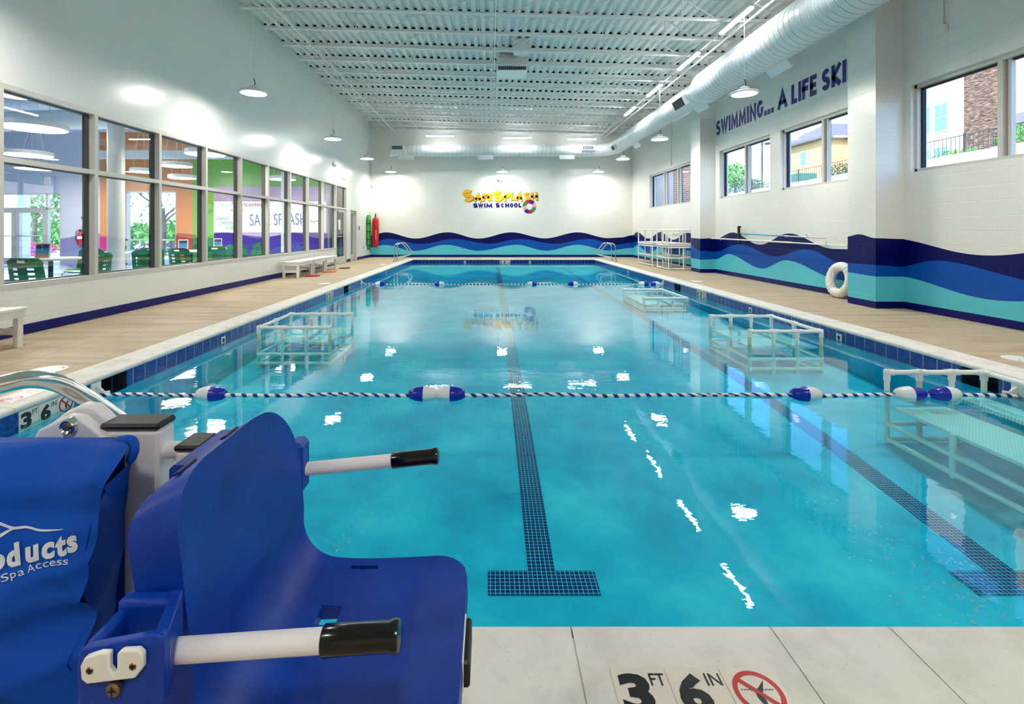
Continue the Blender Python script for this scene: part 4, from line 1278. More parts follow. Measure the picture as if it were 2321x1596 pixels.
for ch, zx0, zx1, zy0, zy1, rot in (('S', 205, 480, 165, 470, 8), ('A', 490, 690, 262, 470, -4), ('F', 700, 805, 260, 460, 2), ('E', 820, 950, 258, 450, 3), ('S', 968, 1215, 192, 470, 6), ('P', 1240, 1395, 235, 455, -2),
                                    ('L', 1405, 1530, 232, 435, 2), ('A', 1535, 1720, 228, 455, -6), ('S', 1735, 1895, 235, 445, 4), ('H', 1915, 2085, 232, 445, 4)):
    a, b_ = lp(zx0, zy1); c_, d_ = lp(zx1, zy0)
    for mb, dx, dz, yy in ((gold, 0, 0, -.006), (shade, .022, -.022, -.003)):
        R = Matrix.Translation(((a + c_) / 2 + dx, yy, (b_ + d_) / 2 + dz)) @ Matrix.Rotation(math.radians(-rot), 4, 'Y') @ Matrix.Translation((-(c_ - a) / 2, 0, -(d_ - b_) / 2)) @ frame3((0, 0, 0), (1, 0, 0), (0, 0, 1))
        glyph(mb, ch, R, c_ - a, d_ - b_, (.15 if ch == 'S' and zx1 - zx0 > 200 else .105))
gold.build('gold_lettering', M['gold'], s, False); shade.build('shadow_lettering', M['purple_ink'], s, False)
m = MB()
for ch, zx0, zx1, zy0, zy1 in (('S', 465, 590, 505, 625), ('W', 595, 725, 510, 620), ('I', 745, 780, 508, 622), ('M', 795, 950, 515, 618), ('S', 1030, 1140, 500, 618), ('C', 1165, 1255, 508, 615), ('H', 1270, 1370, 503, 615), ('O', 1385, 1478, 503, 615), ('O', 1492, 1588, 500, 615), ('L', 1605, 1680, 503, 615)):
    a, b_ = lp(zx0, zy1); c_, d_ = lp(zx1, zy0)
    glyph(m, ch, frame3((a, -.004, b_), (1, 0, 0), (0, 0, 1)), c_ - a, d_ - b_, .068)
m.build('navy_lettering', M['navy_ink'], s, False)
m = MB(); cx_, cz_ = lp(1875, 592); ro, ri = lp(2050, 0)[0] - cx_, lp(1955, 0)[0] - cx_
cs = [0, 1, 2, 0, 3, 1, 2, 3]    # ring colours clockwise from the top left
seq = [('ink_blue', 45), ('ink_peach', 0), ('ink_green', -45), ('ink_red', -90), ('ink_blue', -135), ('ink_peach', 180), ('ink_green', 135), ('ink_red', 90)]
names = ['ink_blue', 'ink_peach', 'ink_green', 'ink_red']
for nm, a0 in seq:
    pts = []
    for i in range(8):
        a, b_ = math.radians(a0 - 6 + 45 * i / 8), math.radians(a0 - 6 + 45 * (i + 1) / 8)
        m.quad((cx_ + ri * cos(a), -.008, cz_ + ri * sin(a)), (cx_ + ro * cos(a), -.008, cz_ + ro * sin(a)), (cx_ + ro * cos(b_), -.008, cz_ + ro * sin(b_)), (cx_ + ri * cos(b_), -.008, cz_ + ri * sin(b_)), names.index(nm))
m.build('striped_ring', [M[q] for q in names], s, False)

# ================================================================= depth markers and inlets
def marker(label, Mt, a, b):
    o = thing('depth_marker', label, 'depth marker', tuple(Mt.translation))
    Ml = Mt.copy(); Ml.translation = (0, 0, 0)
    t = .152
    for i in range(3):
        m = MB(); x0 = i * t + .0015; m.prism([(x0, .0015), (x0 + t - .003, .0015), (x0 + t - .003, t - .0015), (x0, t - .0015)], Ml, .003)
        tl = m.build('tile', M['marker_tile'], o, False)
        m = MB(); Q = Ml @ Matrix.Translation((i * t, 0, .0038))
        if i < 2:
            word(m, (a, b)[i], Q @ Matrix.Translation((.014, .018, 0)), .114, .084, bold=.05)
            word(m, ('FT', 'IN')[i], Q @ Matrix.Translation((.102, .096, 0)), .036, .042, bold=.008)
            m.build('lettering', M['ink_black'], tl, False)
        else:
            C = Q @ Matrix.Translation((.076, .076, 0))
            n = 32; ro, ri = .064, .051
            for q in range(n):
                c0, c1 = 2 * pi * q / n, 2 * pi * (q + 1) / n
                m.add([C @ Vector((r_ * cos(c), r_ * sin(c), 0)) for r_, c in ((ri, c0), (ro, c0), (ro, c1), (ri, c1))], [(0, 1, 2, 3)], 0)
            R = C @ Matrix.Rotation(math.radians(-45), 4, 'Z')
            m.add([R @ Vector(p_) for p_ in ((-.053, -.006, .0006), (.053, -.006, .0006), (.053, .006, .0006), (-.053, .006, .0006))], [(0, 1, 2, 3)], 0)
            fig = [(-.004, -.034), (.006, -.036), (.008, -.022), (.004, -.012), (.016, .010), (.030, .036), (.008, .016), (-.008, .004), (-.010, -.014)]
            m.add([C @ Vector((p_[0], p_[1], .0003)) for p_ in fig], [tuple(range(len(fig)))], 1)
            for x0_ in (-.044, .012):
                wv = [(x0_ + .0045 * i_, .006 + .003 * (i_ % 2)) for i_ in range(8)]
                for u_, v_ in zip(wv, wv[1:]): m.add([C @ Vector((u_[0], u_[1], .0003)), C @ Vector((v_[0], v_[1], .0003)), C @ Vector((v_[0], v_[1] + .002, .0003)), C @ Vector((u_[0], u_[1] + .002, .0003))], [(0, 1, 2, 3)], 1)
            m.add([C @ Vector(p_) for p_ in ((-.03, -.037, .0003), (.032, -.037, .0003), (.032, -.034, .0003), (-.03, -.034, .0003))], [(0, 1, 2, 3)], 1)
            m.build('no_diving_symbol', [M['red'], M['ink_black']], tl, False)
    return o
marker('three-tile 3 ft 6 in depth marker set in the coping right by the lift seat', frame3((.332, 1.211, .0), (1, 0, 0), (0, 1, 0)), '3', '6')
marker('3 ft 6 in depth marker on the left coping top, seen upside down', frame3((-3.56, 3.91, .0), (0, -1, 0), (1, 0, 0)), '3', '6')
marker('3 ft 6 in depth marker on the waterline tiles behind the chrome handrail', frame3((PL, 3.40, -.197), (0, 1, 0), (0, 0, 1)), '3', '6')
marker('4 ft 3 in depth marker on the left waterline tiles', frame3((PL, 9.75, -.197), (0, 1, 0), (0, 0, 1)), '4', '3')
marker('4 ft 3 in depth marker on the right waterline tiles', frame3((PR, 10.4, -.197), (0, -1, 0), (0, 0, 1)), '4', '3')
marker('5 ft 8 in depth marker on the far end waterline tiles', frame3((.39, PF, -.197), (1, 0, 0), (0, 0, 1)), '5', '8')
for Mt, lb in ((frame3((PL, 6.0, -.13), (0, 1, 0), (0, 0, 1)), 'in the left waterline tiles before the left dock'), (frame3((PR, 6.15, -.13), (0, -1, 0), (0, 0, 1)), 'in the right waterline tiles beside the railed dock'),
               (frame3((PR, 8.25, -.13), (0, -1, 0), (0, 0, 1)), 'in the right waterline tiles nearer the life ring'), (frame3((-1.1, PF, -.13), (1, 0, 0), (0, 0, 1)), 'in the far waterline tiles left of the depth marker'),
               (frame3((1.68, PF, -.13), (1, 0, 0), (0, 0, 1)), 'in the far waterline tiles right of the depth marker'), (frame3((PL, 15.4, -.13), (0, 1, 0), (0, 0, 1)), 'in the left waterline tiles past the far rope'), (frame3((PR, 15.6, -.13), (0, -1, 0), (0, 0, 1)), 'in the right waterline tiles past the far rope')):
    o = thing('water_inlet', 'small white square water inlet ' + lb, 'pool inlet', tuple(Mt.translation), 0, 'white inlets in the waterline tiles')
    Ml = Mt.copy(); Ml.translation = (0, 0, 0)
    m = MB(); m.prism([(-.045, -.045), (.045, -.045), (.045, .045), (-.045, .045)], Ml, .008); m.build('plate', M['plastic'], o, False)
    m = MB(); m.lathe([(0, .012), (.018, .012), (.028, .009)], 16, Ml); m.lathe([(.008, .0125), (0, .0126)], 8, Ml); m.build('nozzle', M['grille'], o)
for x, y, lb in ((-3.9, 4.27, 'on the left deck by the chrome handrail'), (-3.83, 11.2, 'on the left deck near the far benches'), (-3.85, 17.4, 'on the left deck near the far pool ladder'), (5.07, 4.63, 'on the right deck at the edge of view'), (4.97, 11.7, 'on the right deck by the wall pilaster')):
    o = thing('skimmer_lid', 'round white skimmer lid ' + lb, 'skimmer lid', (x, y, -.004), 0, 'round skimmer lids in the deck')
    m = MB(); m.lathe([(.145, 0), (.145, .006), (.125, .009), (0, .009)], 32); m.build('lid', M['plastic'], o)
    m = MB()
    for a in (0, pi): m.lathe([(.012, .0095), (0, .0096)], 8, Matrix.Translation((.105 * cos(a + .6), .105 * sin(a + .6), 0)))
    m.build('finger_hole', M['dark_gap'], o)

# ================================================================= lane ropes with floats
k = N('twisted blue and white rope')
sp = k.n('ShaderNodeSeparateXYZ'); k.l(k.obj(), sp.inputs[0])
an = k.math('DIVIDE', k.math('ARCTAN2', sp.outputs[1], sp.outputs[2]), 2 * pi)
fr_ = k.math('FRACT', k.math('ADD', k.math('MULTIPLY', sp.outputs[0], 11.0), an))
k.l(k.mix(k.math('LESS_THAN', fr_, .42), S(240, 242, 244), S(14, 30, 120)), k.b.inputs['Base Color'])
k.l(k.bump(k.math('SINE', k.math('MULTIPLY', fr_, 2 * pi)), .4, .004), k.b.inputs['Normal'])
M['rope'] = k.mat
M['float_white'] = mat('white float plastic', S(236, 238, 240), .25, noise=.02)
M['float_blue'] = mat('blue float plastic', S(16, 40, 176), .22, noise=.05)
def lane_rope(label, y, z, floats):
    o = thing('lane_rope', label, 'lane rope', (0, y, z))
    n = 60; pts = [(PL + .03 + (PR - PL - .06) * i / n, .012 * sin(i * .5), -.004 + .004 * sin(i * .9)) for i in range(n + 1)]
    m = MB(); m.tube(pts, .0145, 10); m.build('rope', M['rope'], o)
    for e in (PL, PR):
        sg = 1 if e < 0 else -1
        m = MB(); m.tube(smooth_path([(e, 0, .06), (e + sg * .04, 0, .05), (e + sg * .07, 0, .02), (e + sg * .03, .03, 0), (e + sg * .09, .04, .01)], 5), .012, 8); m.box(min(e, e + sg * .012), max(e, e + sg * .012), -.05, .05, -.01, .10)
        m.build('anchor', M['rope_white'], o)
    for x, d in floats:
        L = .125
        pr = [(.016, -L), (.030, -L * .97), (.045, -L * .8), (.056, -L * .5), (.062, -L * .12), (.062, .0)]
        R = Matrix.Translation((x, 0, .006)) @ Matrix.Rotation(pi / 2 * d, 4, 'Y')
        m = MB(); m.lathe(pr, 24, R); f_ = m.build('float', M['float_blue'], o, True, 50)
        m = MB(); m.lathe([(r_, -z_) for r_, z_ in pr], 24, R); m.build('white_half', M['float_white'], f_, True, 50)
    return o
wx = lambda px, Y: (px - VX) / F * Y
lane_rope('nearest blue and white twisted lane rope with egg floats across the pool', 4.06, -.145, [(wx(479, 4.06), -1), (wx(960, 4.06), 1), (wx(1020, 4.06), -1), (wx(1827, 4.06), 1), (wx(2063, 4.06), -1), (wx(2142, 4.06), 1)])
lane_rope('distant blue and white lane rope crossing in front of the far ladders', 12.4, -.145, [(wx(862, 12.4), -1), (wx(996, 12.4), 1), (wx(1206, 12.4), -1), (wx(1299, 12.4), 1), (wx(1459, 12.4), -1), (wx(1485, 12.4), 1)])

# ================================================================= submerged teaching docks
k = N('perforated white panel')
sp = k.n('ShaderNodeSeparateXYZ'); k.l(k.obj(), sp.inputs[0])
u_ = k.math('SUBTRACT', k.math('FRACT', k.math('MULTIPLY', sp.outputs[0], 40)), .5); v_ = k.math('SUBTRACT', k.math('FRACT', k.math('MULTIPLY', sp.outputs[1], 40)), .5)
r2 = k.math('ADD', k.math('MULTIPLY', u_, u_), k.math('MULTIPLY', v_, v_))
k.l(k.mix(k.math('LESS_THAN', r2, .035), S(238, 240, 240), S(150, 180, 186)), k.b.inputs['Base Color']); k.b.inputs['Roughness'].default_value = .4
M['panel'] = k.mat
def fitting(mb, p, d=None):
    mb.lathe([(0, -.028), (.018, -.026), (.026, -.012), (.027, .012), (.02, .026), (0, .028)], 10, Matrix.Translation(p))
def sleeve(mb, a, b): mb.tube([a, b], .0265, 10)
def dock(label, x0, x1, y0, y1, zr, open_side, zd=(-.19, -.19), zlow=None, group='pvc teaching docks standing in the pool'):
    cx, cy = (x0 + x1) / 2, (y0 + y1) / 2
    zf = zfl(cy)
    o = thing('teaching_dock', label, 'swim dock', (cx, cy, zf), 0, group)
    X0, X1, Y0, Y1 = x0 - cx, x1 - cx, y0 - cy, y1 - cy
    Zr = zr - zf
    XS = X0 if open_side == 'right' else X1
    r = MB()
    xs = [X0 + (X1 - X0) * i / 3 for i in range(4)]
    r.tube([(X0, Y1, Zr), (X1, Y1, Zr)], .021, 10); r.tube([(X0, Y0, Zr), (X1, Y0, Zr)], .021, 10); r.tube([(XS, Y0, Zr), (XS, Y1, Zr)], .021, 10)
    legs = [(x, y) for y in (Y1, Y0) for x in xs] + [(XS, (Y0 + Y1) / 2)]
    for x, y in legs:
        fitting(r, (x, y, Zr)); sleeve(r, (x, y, Zr - .07), (x, y, Zr))
        if x != XS or y not in (Y0, Y1): pass
        if abs(y) > .3: sleeve(r, (max(X0, x - .06), y, Zr), (min(X1, x + .06), y, Zr))
        if x == XS: sleeve(r, (x, max(Y0, y - .06), Zr), (x, min(Y1, y + .06), Zr))
    r.build('rail', M['pvc'], o)
    zb = max(zfl(y0), zfl(y1)) - zf + .004
    for i, (x, y) in enumerate(legs):
        m = MB(); m.tube([(x, y, zfl(cy + y) - zf), (x, y, Zr - .05)], .021, 10); m.build('leg', M['pvc_tan' if i % 3 == 1 else 'pvc'], o)
    m = MB()
    zl = (zd[0] - zf + zb) / 2
    for z in (zb + .03, zl):
        for x in (X0, X1): m.tube([(x, Y0, z), (x, Y1, z)], .021, 8)
        for y in (Y0, Y1): m.tube([(X0, y, z), (X1, y, z)], .021, 8)
        for x, y in legs: fitting(m, (x, y, z))
    m.tube([(X0, 0, zb), (X0, 0, zd[0] - zf)], .021, 8)
    m.build('lower_frame', M['pvc'], o)
    W = X1 - X0
    for (a, b_), z in zip(((0.02, .56), (.66, .98)), zd):
        m = MB(); m.bbox(X0 + a * W, X0 + b_ * W, Y0 + .03, Y1 - .03, z - zf - .03, z - zf, .004); m.build('deck_panel', M['panel'], o, False)
    return o
dock('white railed dock at the right edge of view, with dotted deck panels', 3.43, 4.27, 3.0, 4.2, .0, 'left', (-.28, -.20))
dock('white railed teaching dock standing beyond the nearest rope on the right', 3.15, 4.02, 5.9, 6.95, .0, 'left')
dock('white railed teaching dock along the left pool wall', -2.93, -2.03, 6.13, 7.12, .0, 'right')
dock('far sunken teaching dock on the right with only its top rails at the surface', 3.08, 3.95, 9.75, 11.2, -.135, 'left', (-.26, -.26))

# stacked docks on the right deck
def stacked(label, x0, x1, y0, y1, z0, z1, nlev, up):
    cx, cy = (x0 + x1) / 2, (y0 + y1) / 2
    o = thing('stored_dock', label, 'swim dock', (cx, cy, z0), 0, 'pvc docks stacked on the right deck')
    X0, X1, Y0, Y1 = x0 - cx, x1 - cx, y0 - cy, y1 - cy
    H = z1 - z0
    levs = [H * q for q in nlev]
    for y in (Y0, 0, Y1):
        for x in (X0, (X0 + X1) / 2, X1):
            if x not in (X0, X1) and y == 0: continue
            m = MB(); m.tube([(x, y, 0), (x, y, H)], .021, 8); m.build('leg', M['pvc_tan' if y == 0 else 'pvc'], o)
    for z in levs:
        m = MB()
        for x in (X0, X1): m.tube([(x, Y0, z), (x, Y1, z)], .021, 8)
        for y in (Y0, Y1): m.tube([(X0, y, z), (X1, y, z)], .021, 8)
        for y in (Y0, 0, Y1):
            for x in (X0, X1): fitting(m, (x, y, z))
        m.build('rail', M['pvc'], o)
    m = MB(); zz = H - .03 if not up else .06
    m.bbox(X0 + .03, X1 - .03, Y0 + .03, -.05, zz, zz + .02, .003); m.bbox(X0 + .03, X1 - .03, .05, Y1 - .03, zz, zz + .02, .003); m.build('deck_panel', M['panel'], o, False)
    return o
stacked('lower dock of the stack next to the far pilaster', 5.5, 6.42, 15.0, 16.0, -.004, .715, (.06, .52, .97), False)
stacked('upper upturned dock of the stack next to the far pilaster', 5.48, 6.42, 15.02, 16.0, .74, 1.23, (.05, .98), True)
stacked('lower dock of the stack standing farther from the far pilaster', 5.5, 6.42, 16.5, 18.05, -.004, .715, (.06, .52, .97), False)
stacked('upper upturned dock of the stack standing farther from the far pilaster', 5.5, 6.42, 16.5, 18.05, .74, 1.25, (.05, .98), True)

# ================================================================= benches on the left deck
def make_bench():
    o = thing('bench', '', 'bench', group='white benches along the left wall')
    D, L, H = .46, 1.0, .42
    m = MB()
    for i in range(4): m.bbox(-D / 2 + i * D / 4 + .002, -D / 2 + (i + 1) * D / 4 - .002, -L / 2 - .02, L / 2 + .02, H - .03, H - (.006 if i in (1, 2) else 0), .005)
    m.build('seat', M['bench'], o, False)
    m = MB()
    for x in (-D / 2 + .01, D / 2 - .03): m.bbox(x, x + .02, -L / 2, L / 2, H - .105, H - .03, .003)
    for y in (-L / 2, L / 2 - .02): m.bbox(-D / 2 + .03, D / 2 - .03, y, y + .02, H - .105, H - .03, .003)
    m.build('apron', M['bench'], o, False)
    for x in (-D / 2 + .05, D / 2 - .05):
        for y in (-L / 2 + .045, L / 2 - .045):
            m = MB(); m.bbox(x - .03, x + .03, y - .03, y + .03, 0, H - .03, .004); m.build('leg', M['bench'], o, False)
    m = MB()
    for y in (-L / 2 + .045, L / 2 - .045): m.bbox(-D / 2 + .08, D / 2 - .08, y - .012, y + .012, .13, .20, .004)
    m.bbox(-.012, .012, -L / 2 + .05, L / 2 - .05, .14, .19, .004)
    m.build('stretcher', M['bench'], o, False)
    return o
b0 = make_bench()
for i, (x, y, lb) in enumerate(((-5.16, 4.66, 'white bench at the left edge of view under the nearest interior window'), (-5.16, 13.0, 'white bench with orange-red gear beneath, first of the joined far benches'), (-5.16, 14.06, 'white bench in the middle of the joined far benches'), (-5.16, 15.12, 'white bench of the joined far benches closest to the glazed door'))):
    o = b0 if i == 0 else dup(b0)
    o.location = (x, y, -.004); o['label'] = lb
def mask(name, label, x, y, c_, w, l):
    m = MB(); pts = [(-w, -l), (w, -l * .9), (w * 1.2, 0), (w * .6, l), (-w * .8, l * .8), (-w * 1.1, 0)]
    m.prism(pts, Matrix.Identity(4), .022); o = m.build(name, M[c_]); o.location = (x, y, -.004); tag(o, label, 'swim fin')
mask('swim_fin', 'red swim fin on the deck under the first far bench', -4.78, 13.05, 'red', .16, .18)
mask('swim_fin', 'orange swim fin on the deck under the middle far bench', -4.74, 14.3, 'orange', .16, .2)
mask('swim_fin', 'grey swim fin on the deck by the last far bench', -4.72, 15.75, 'grille', .14, .2)

# ================================================================= pool ladder rails
def grab(name, label, xd, sg, y, dy):
    o = thing(name, label, 'grab rail', (xd, y, 0))
    pts = [(0, 0, 0), (0, 0, .3), (0, 0, .56), (.06, 0, .68), (.2, 0, .735), (.34, 0, .69), (.45, 0, .56), (.57, 0, .40), (.585, 0, .30), (.50, 0, .235), (.3, 0, .20), (.1, 0, .17), (-.02, 0, .10), (-.05, 0, 0)]
    for q in (0, dy):
        m = MB(); m.tube(smooth_path([(sg * a, q, c_) for a, b_, c_ in pts], 5), .021, 10); m.build('rail', M['chrome'], o)
        m = MB()
        for xx in (0, -.05): m.lathe([(.045, -.004), (.045, .01), (.025, .016)], 14, Matrix.Translation((sg * xx, q, 0)))
        m.build('base_flange', M['chrome'], o)
grab('pool_grab_rail', 'pair of looped steel grab rails on the left side of the far end', -3.75, 1, 18.9, .6)
grab('pool_grab_rail', 'pair of looped steel grab rails on the right side of the far end', 4.86, -1, 18.9, .6)
o = thing('pool_handrail', 'thick polished steel handrail curving down into the water at near left', 'handrail', (-1.5, 1.4, 0))
pts = [P(-330, 1010, 1.12), P(-140, 912, 1.2), P(0, 872, 1.30), P(70, 860, 1.36), P(130, 868, 1.42), P(180, 893, 1.47), P(262, 945, 1.56), P(400, 1047, 1.72)]
d_ = (pts[-1] - pts[-2]).normalized(); pts.append(pts[-1] + d_ * .5); pts.append(pts[-1] + d_ * .35)
pts.insert(0, Vector((pts[0].x - .08, pts[0].y - .1, .35))); pts.insert(0, Vector((pts[0].x - .02, pts[0].y - .04, 0.0)))
m = MB(); m.tube([p_ - o.location for p_ in smooth_path(pts, 8)], .0245, 16); m.build('rail', M['chrome'], o, True, 60)
m = MB(); m.lathe([(.05, -.004), (.05, .012), (.03, .02)], 16, Matrix.Translation(pts[0] - o.location)); m.build('base_flange', M['chrome'], o)

# ================================================================= things on the right wall
o = thing('brush_pole', 'pool brush on a teal and silver pole hung on the right wall', 'pool brush', (6.42, 11, 1.1))
a, e = Vector((0, 12.5 - 11, .04)), Vector((0, 9.3 - 11, -.02))
mid = a.lerp(e, .62)
m = MB(); m.tube([a, mid], .017, 8); m.build('pole', mat('teal pole enamel', S(40, 160, 196), .3, noise=.05), o)
m = MB(); m.tube([mid, e], .013, 8); m.tube([mid - Vector((0, .04, 0)), mid + Vector((0, .06, 0))], .02, 8); m.build('pole_extension', M['alu'], o)
m = MB(); m.bbox(-.05, .02, 1.46, 1.54, -.22, .24, .01); m.build('brush_head', M['black'], o, False)
m = MB(); m.bbox(-.02, .03, 1.42, 1.46, .05, .2, .01); m.build('bristles', M['pvc_tan'], o, False)
for y in (1.0, -1.2):
    m = MB(); m.tube([(.095, y, .10), (-.0, y, .02), (-.03, y, -.03), (-.04, y, .05)], .006, 6); m.build('hook', M['chrome'], o)
o = thing('rescue_pole', 'long white rescue pole hung below the brush on the right wall', 'rescue pole', (6.33, 11, 1.0))
m = MB(); m.tube([(0, 13.9 - 11, .0), (0, 10.2 - 11, -.03)], .018, 8); m.tube([(0, 10.25 - 11, -.03), (0, 8.62 - 11, -.05)], .013, 8); m.build('pole', M['plastic'], o)
for y in (2.3, -1.9):
    m = MB(); m.tube([(.17, y, .08), (0, y, -.015), (-.03, y, -.05), (-.04, y, .02)], .006, 6); m.build('hook', M['chrome'], o)
o = thing('life_ring', 'white life ring leaning on the wall behind the nearer pilaster', 'life ring', (6.38, 8.86, .325))
pr = [(.245 + .085 * cos(2 * pi * i / 16), .075 * sin(2 * pi * i / 16)) for i in range(16)]
Rl = Matrix.Rotation(math.radians(-82), 4, 'Y')
m = MB(); m.lathe(pr, 40, Rl, 0, True); m.build('ring', M['plastic'], o, True, 80)
m = MB()
for q in range(4):
    a = pi / 4 + q * pi / 2
    for da in (-.13, .13):
        m.tube([Rl @ Vector(((.245 + .088 * cos(t_)) * cos(a + da), (.245 + .088 * cos(t_)) * sin(a + da), .078 * sin(t_))) for t_ in [2 * pi * i / 16 for i in range(17)]], .005, 5)
m.build('band', M['marker_tile'], o)
m = MB(); m.tube(smooth_path([Rl @ Vector(q) for q in ((.12, .14, .05), (.02, .08, .08), (-.1, .1, .08), (-.13, .16, .05))], 6), .006, 6); m.build('grab_line', M['rope_white'], o)
def jbox(label, y, z, ztop):
    o = thing('junction_box', label, 'junction box', (XR, y, z))
    m = MB(); m.bbox(-.06, 0, -.07, .07, -.06, .06, .006); m.build('box', M['steel_white'], o, False)
    m = MB(); m.tube([(-.02, 0, .06), (-.02, 0, ztop - z)], .012, 8); m.build('conduit', M['steel_white'], o)
jbox('white electrical box and conduit above the nearest right window', 6.98, 4.12, 5.85)
jbox('white electrical box and conduit above the farthest right window', 17.5, 3.62, 5.85)

# ================================================================= far left corner, signs and small fittings
o = thing('rescue_tube', 'red padded rescue tube hanging on the far wall in the left corner', 'rescue tube', (-5.26, YF - .13, 1.2))
m = MB(); pr = []
for i in range(25):
    t_ = i / 24; z = -.74 + 1.36 * t_
    r_ = .155 * min(1, sqrt(max(.12, 1 - abs(2 * t_ - 1) ** 9)))
    pr.append((r_, z))
m.lathe(pr, 20, Matrix.Diagonal((1, .55, 1, 1))); m.build('foam_body', M['red'], o, True, 60)
m = MB(); m.bbox(-.03, .03, -.02, .02, .60, .76, .006); m.tube([(0, .13, .80), (0, -.02, .82), (0, -.04, .74)], .008, 6); m.build('strap', M['black'], o)
m = MB(); word(m, 'GUARD', frame3((.06, -.09, -.38), (0, 0, 1), (-1, 0.2, 0)), .07, .42, bold=.05); m.build('lettering', M['plastic'], o, False)
o = thing('green_rescue_bag', 'bright green strapped rescue board hanging on the left wall by the far corner', 'rescue board', (XL + .09, YF - .62, 1.2))
m = MB(); m.bbox(-.05, .05, -.18, .18, -.62, .72, .03); m.bbox(-.04, .02, -.02, .2, -.85, -.6, .02); m.build('foam_board', M['green'], o, False)
m = MB()
for z in (.3, -.05, -.4): m.bbox(-.056, .056, -.186, .186, z, z + .04, .004)
m.bbox(.05, .07, -.12, -.06, -.95, .5, .004)
m.build('strap', M['black'], o, False)
m = MB(); m.tube([(-.08, 0, .85), (0, 0, .83), (.02, 0, .7)], .008, 6); m.tube([(-.08, .1, .9), (-.02, .1, .9), (0, .1, .7)], .006, 6); m.build('hook', M['chrome'], o)
o = thing('exit_sign', 'small exit sign on the left wall above the end of the long window', 'exit sign', (XL, 18.25, 3.25))
m = MB(); m.bbox(0, .05, -.17, .17, -.11, .11, .006); m.build('housing', M['plastic'], o, False)
m = MB(); word(m, 'EXIT', frame3((.052, -.12, -.075), (0, 1, 0), (0, 0, 1)), .15, .24, bold=.02); m.build('lettering', emit('exit letter glow', (1, .12, .06, 1), 2.0), o, False)
def emlight(label, loc, rot):
    o = thing('emergency_light', label, 'emergency light', loc, rot)
    m = MB(); m.lathe([(0, -.0), (.09, .0), (.11, .02), (.10, .07), (.06, .10), (0, .105)], 20, Matrix.Rotation(pi / 2, 4, 'X') @ Matrix.Diagonal((1.6, .8, 1, 1))); m.build('housing', M['plastic'], o)
    m = MB()
    for s_ in (-.09, .09): m.lathe([(0, .10), (.035, .10), (.03, .085)], 12, Matrix.Translation((s_, 0, -.02)) @ Matrix.Rotation(pi / 2, 4, 'X')); m.build('lamp_eye', M['chrome'], o)
emlight('white twin emergency light on the far wall above the gold lettering', (.45, YF, 3.55), 0)
emlight('white twin emergency light on the left wall before the exit sign', (XL, 17.1, 3.55), pi / 2)
o = thing('wall_camera', 'tiny dark camera in the far left corner high on the wall', 'camera', (XL + .0, YF - .25, 3.2))
m = MB(); m.bbox(0, .08, -.03, .03, -.03, .03, .01); m.build('body', M['plastic'], o, False)
m = MB(); m.lathe([(.025, .08), (.025, .12), (0, .125)], 10, Matrix.Rotation(pi / 2, 4, 'Y')); m.build('lens', M['black'], o)
for y, z, w_, h_, c_, lb in ((20.35, 1.32, .1, .16, 'purple_ink', 'small dark door sign plate beside the end door'), (21.1, .5, .14, .16, 'alu', 'steel outlet cover low on the left wall near the corner'), (18.85, 1.75, .12, .2, 'plastic', 'white wall device between the two end doors')):
    m = MB(); m.bbox(XL, XL + .02, y - w_ / 2, y + w_ / 2, z - h_ / 2, z + h_ / 2, .003); tag(m.build('wall_plate', M[c_], None, False), lb, 'wall plate')

# bubbles drifting on the surface
rnd = random.Random(5)
bm = clear_mat('bubble film', (.98, 1, 1, 1), .10, .02, None, 1.0)
m = MB()
def bubble(x, y, r_): m.lathe([(r_, 0), (r_ * .9, r_ * .35), (r_ * .6, r_ * .62), (r_ * .25, r_ * .74), (0, r_ * .77)], 10, Matrix.Translation((x, y, ZW + .0006)))
for i in range(300):
    t_ = rnd.random() ** .8
    px = 1770 + 540 * t_ + rnd.gauss(0, 38 + 60 * t_); py = 1090 + 340 * t_ + rnd.gauss(0, 22 + 26 * t_)
    if py < 1040: continue
    Y = 1523.5 / (py - VY)
    if Y < 1.56: continue
    bubble((px - VX) / F * Y, Y, rnd.uniform(.003, .009) * (.5 + .7 * t_))
for i in range(90):
    t_ = rnd.random()
    px = 890 - 150 * t_ + rnd.gauss(0, 22); py = 1110 + 150 * t_ + rnd.gauss(0, 16); Y = 1523.5 / (py - VY)
    bubble((px - VX) / F * Y, Y, rnd.uniform(.002, .006))
o = m.build('water_bubbles', bm, None, True, 80); tag(o, 'clusters of small clear bubbles floating on the near water surface', 'bubbles', kind='stuff')

# ================================================================= pool access lift in the foreground
k = N('blue moulded plastic')
p = k.obj()
f1 = k.noise(p, 9, 5, .6); f2 = k.noise(k.scale(p, 3, 3, .6), 60, 4, .75)
c_ = k.ramp(f1, [(.3, S(0, 44, 142)), (.7, S(0, 62, 176))])
c_ = k.mix(k.math('MULTIPLY', k.math('GREATER_THAN', f2, .63), .3), c_, S(70, 110, 200))
k.l(c_, k.b.inputs['Base Color']); k.b.inputs['Roughness'].default_value = .44; k.b.inputs['Specular IOR Level'].default_value = .35
k.l(k.bump(k.noise(p, 40, 3), .08, .004), k.b.inputs['Normal'])
BLUE = k.mat
k = N('blue woven cover fabric')
p = k.obj()
wv = k.n('ShaderNodeTexWave', i_Scale=190.0, i_Distortion=1.0); wv.bands_direction = 'DIAGONAL'; k.l(p, wv.inputs['Vector'])
f1 = k.noise(p, 5, 3)
k.l(k.ramp(f1, [(.3, S(0, 66, 168)), (.7, S(0, 84, 196))]), k.b.inputs['Base Color'])
k.l(k.bump(wv.outputs['Fac'], .25, .001), k.b.inputs['Normal']); k.b.inputs['Roughness'].default_value = .7; k.b.inputs['Specular IOR Level'].default_value = .2
FAB = k.mat
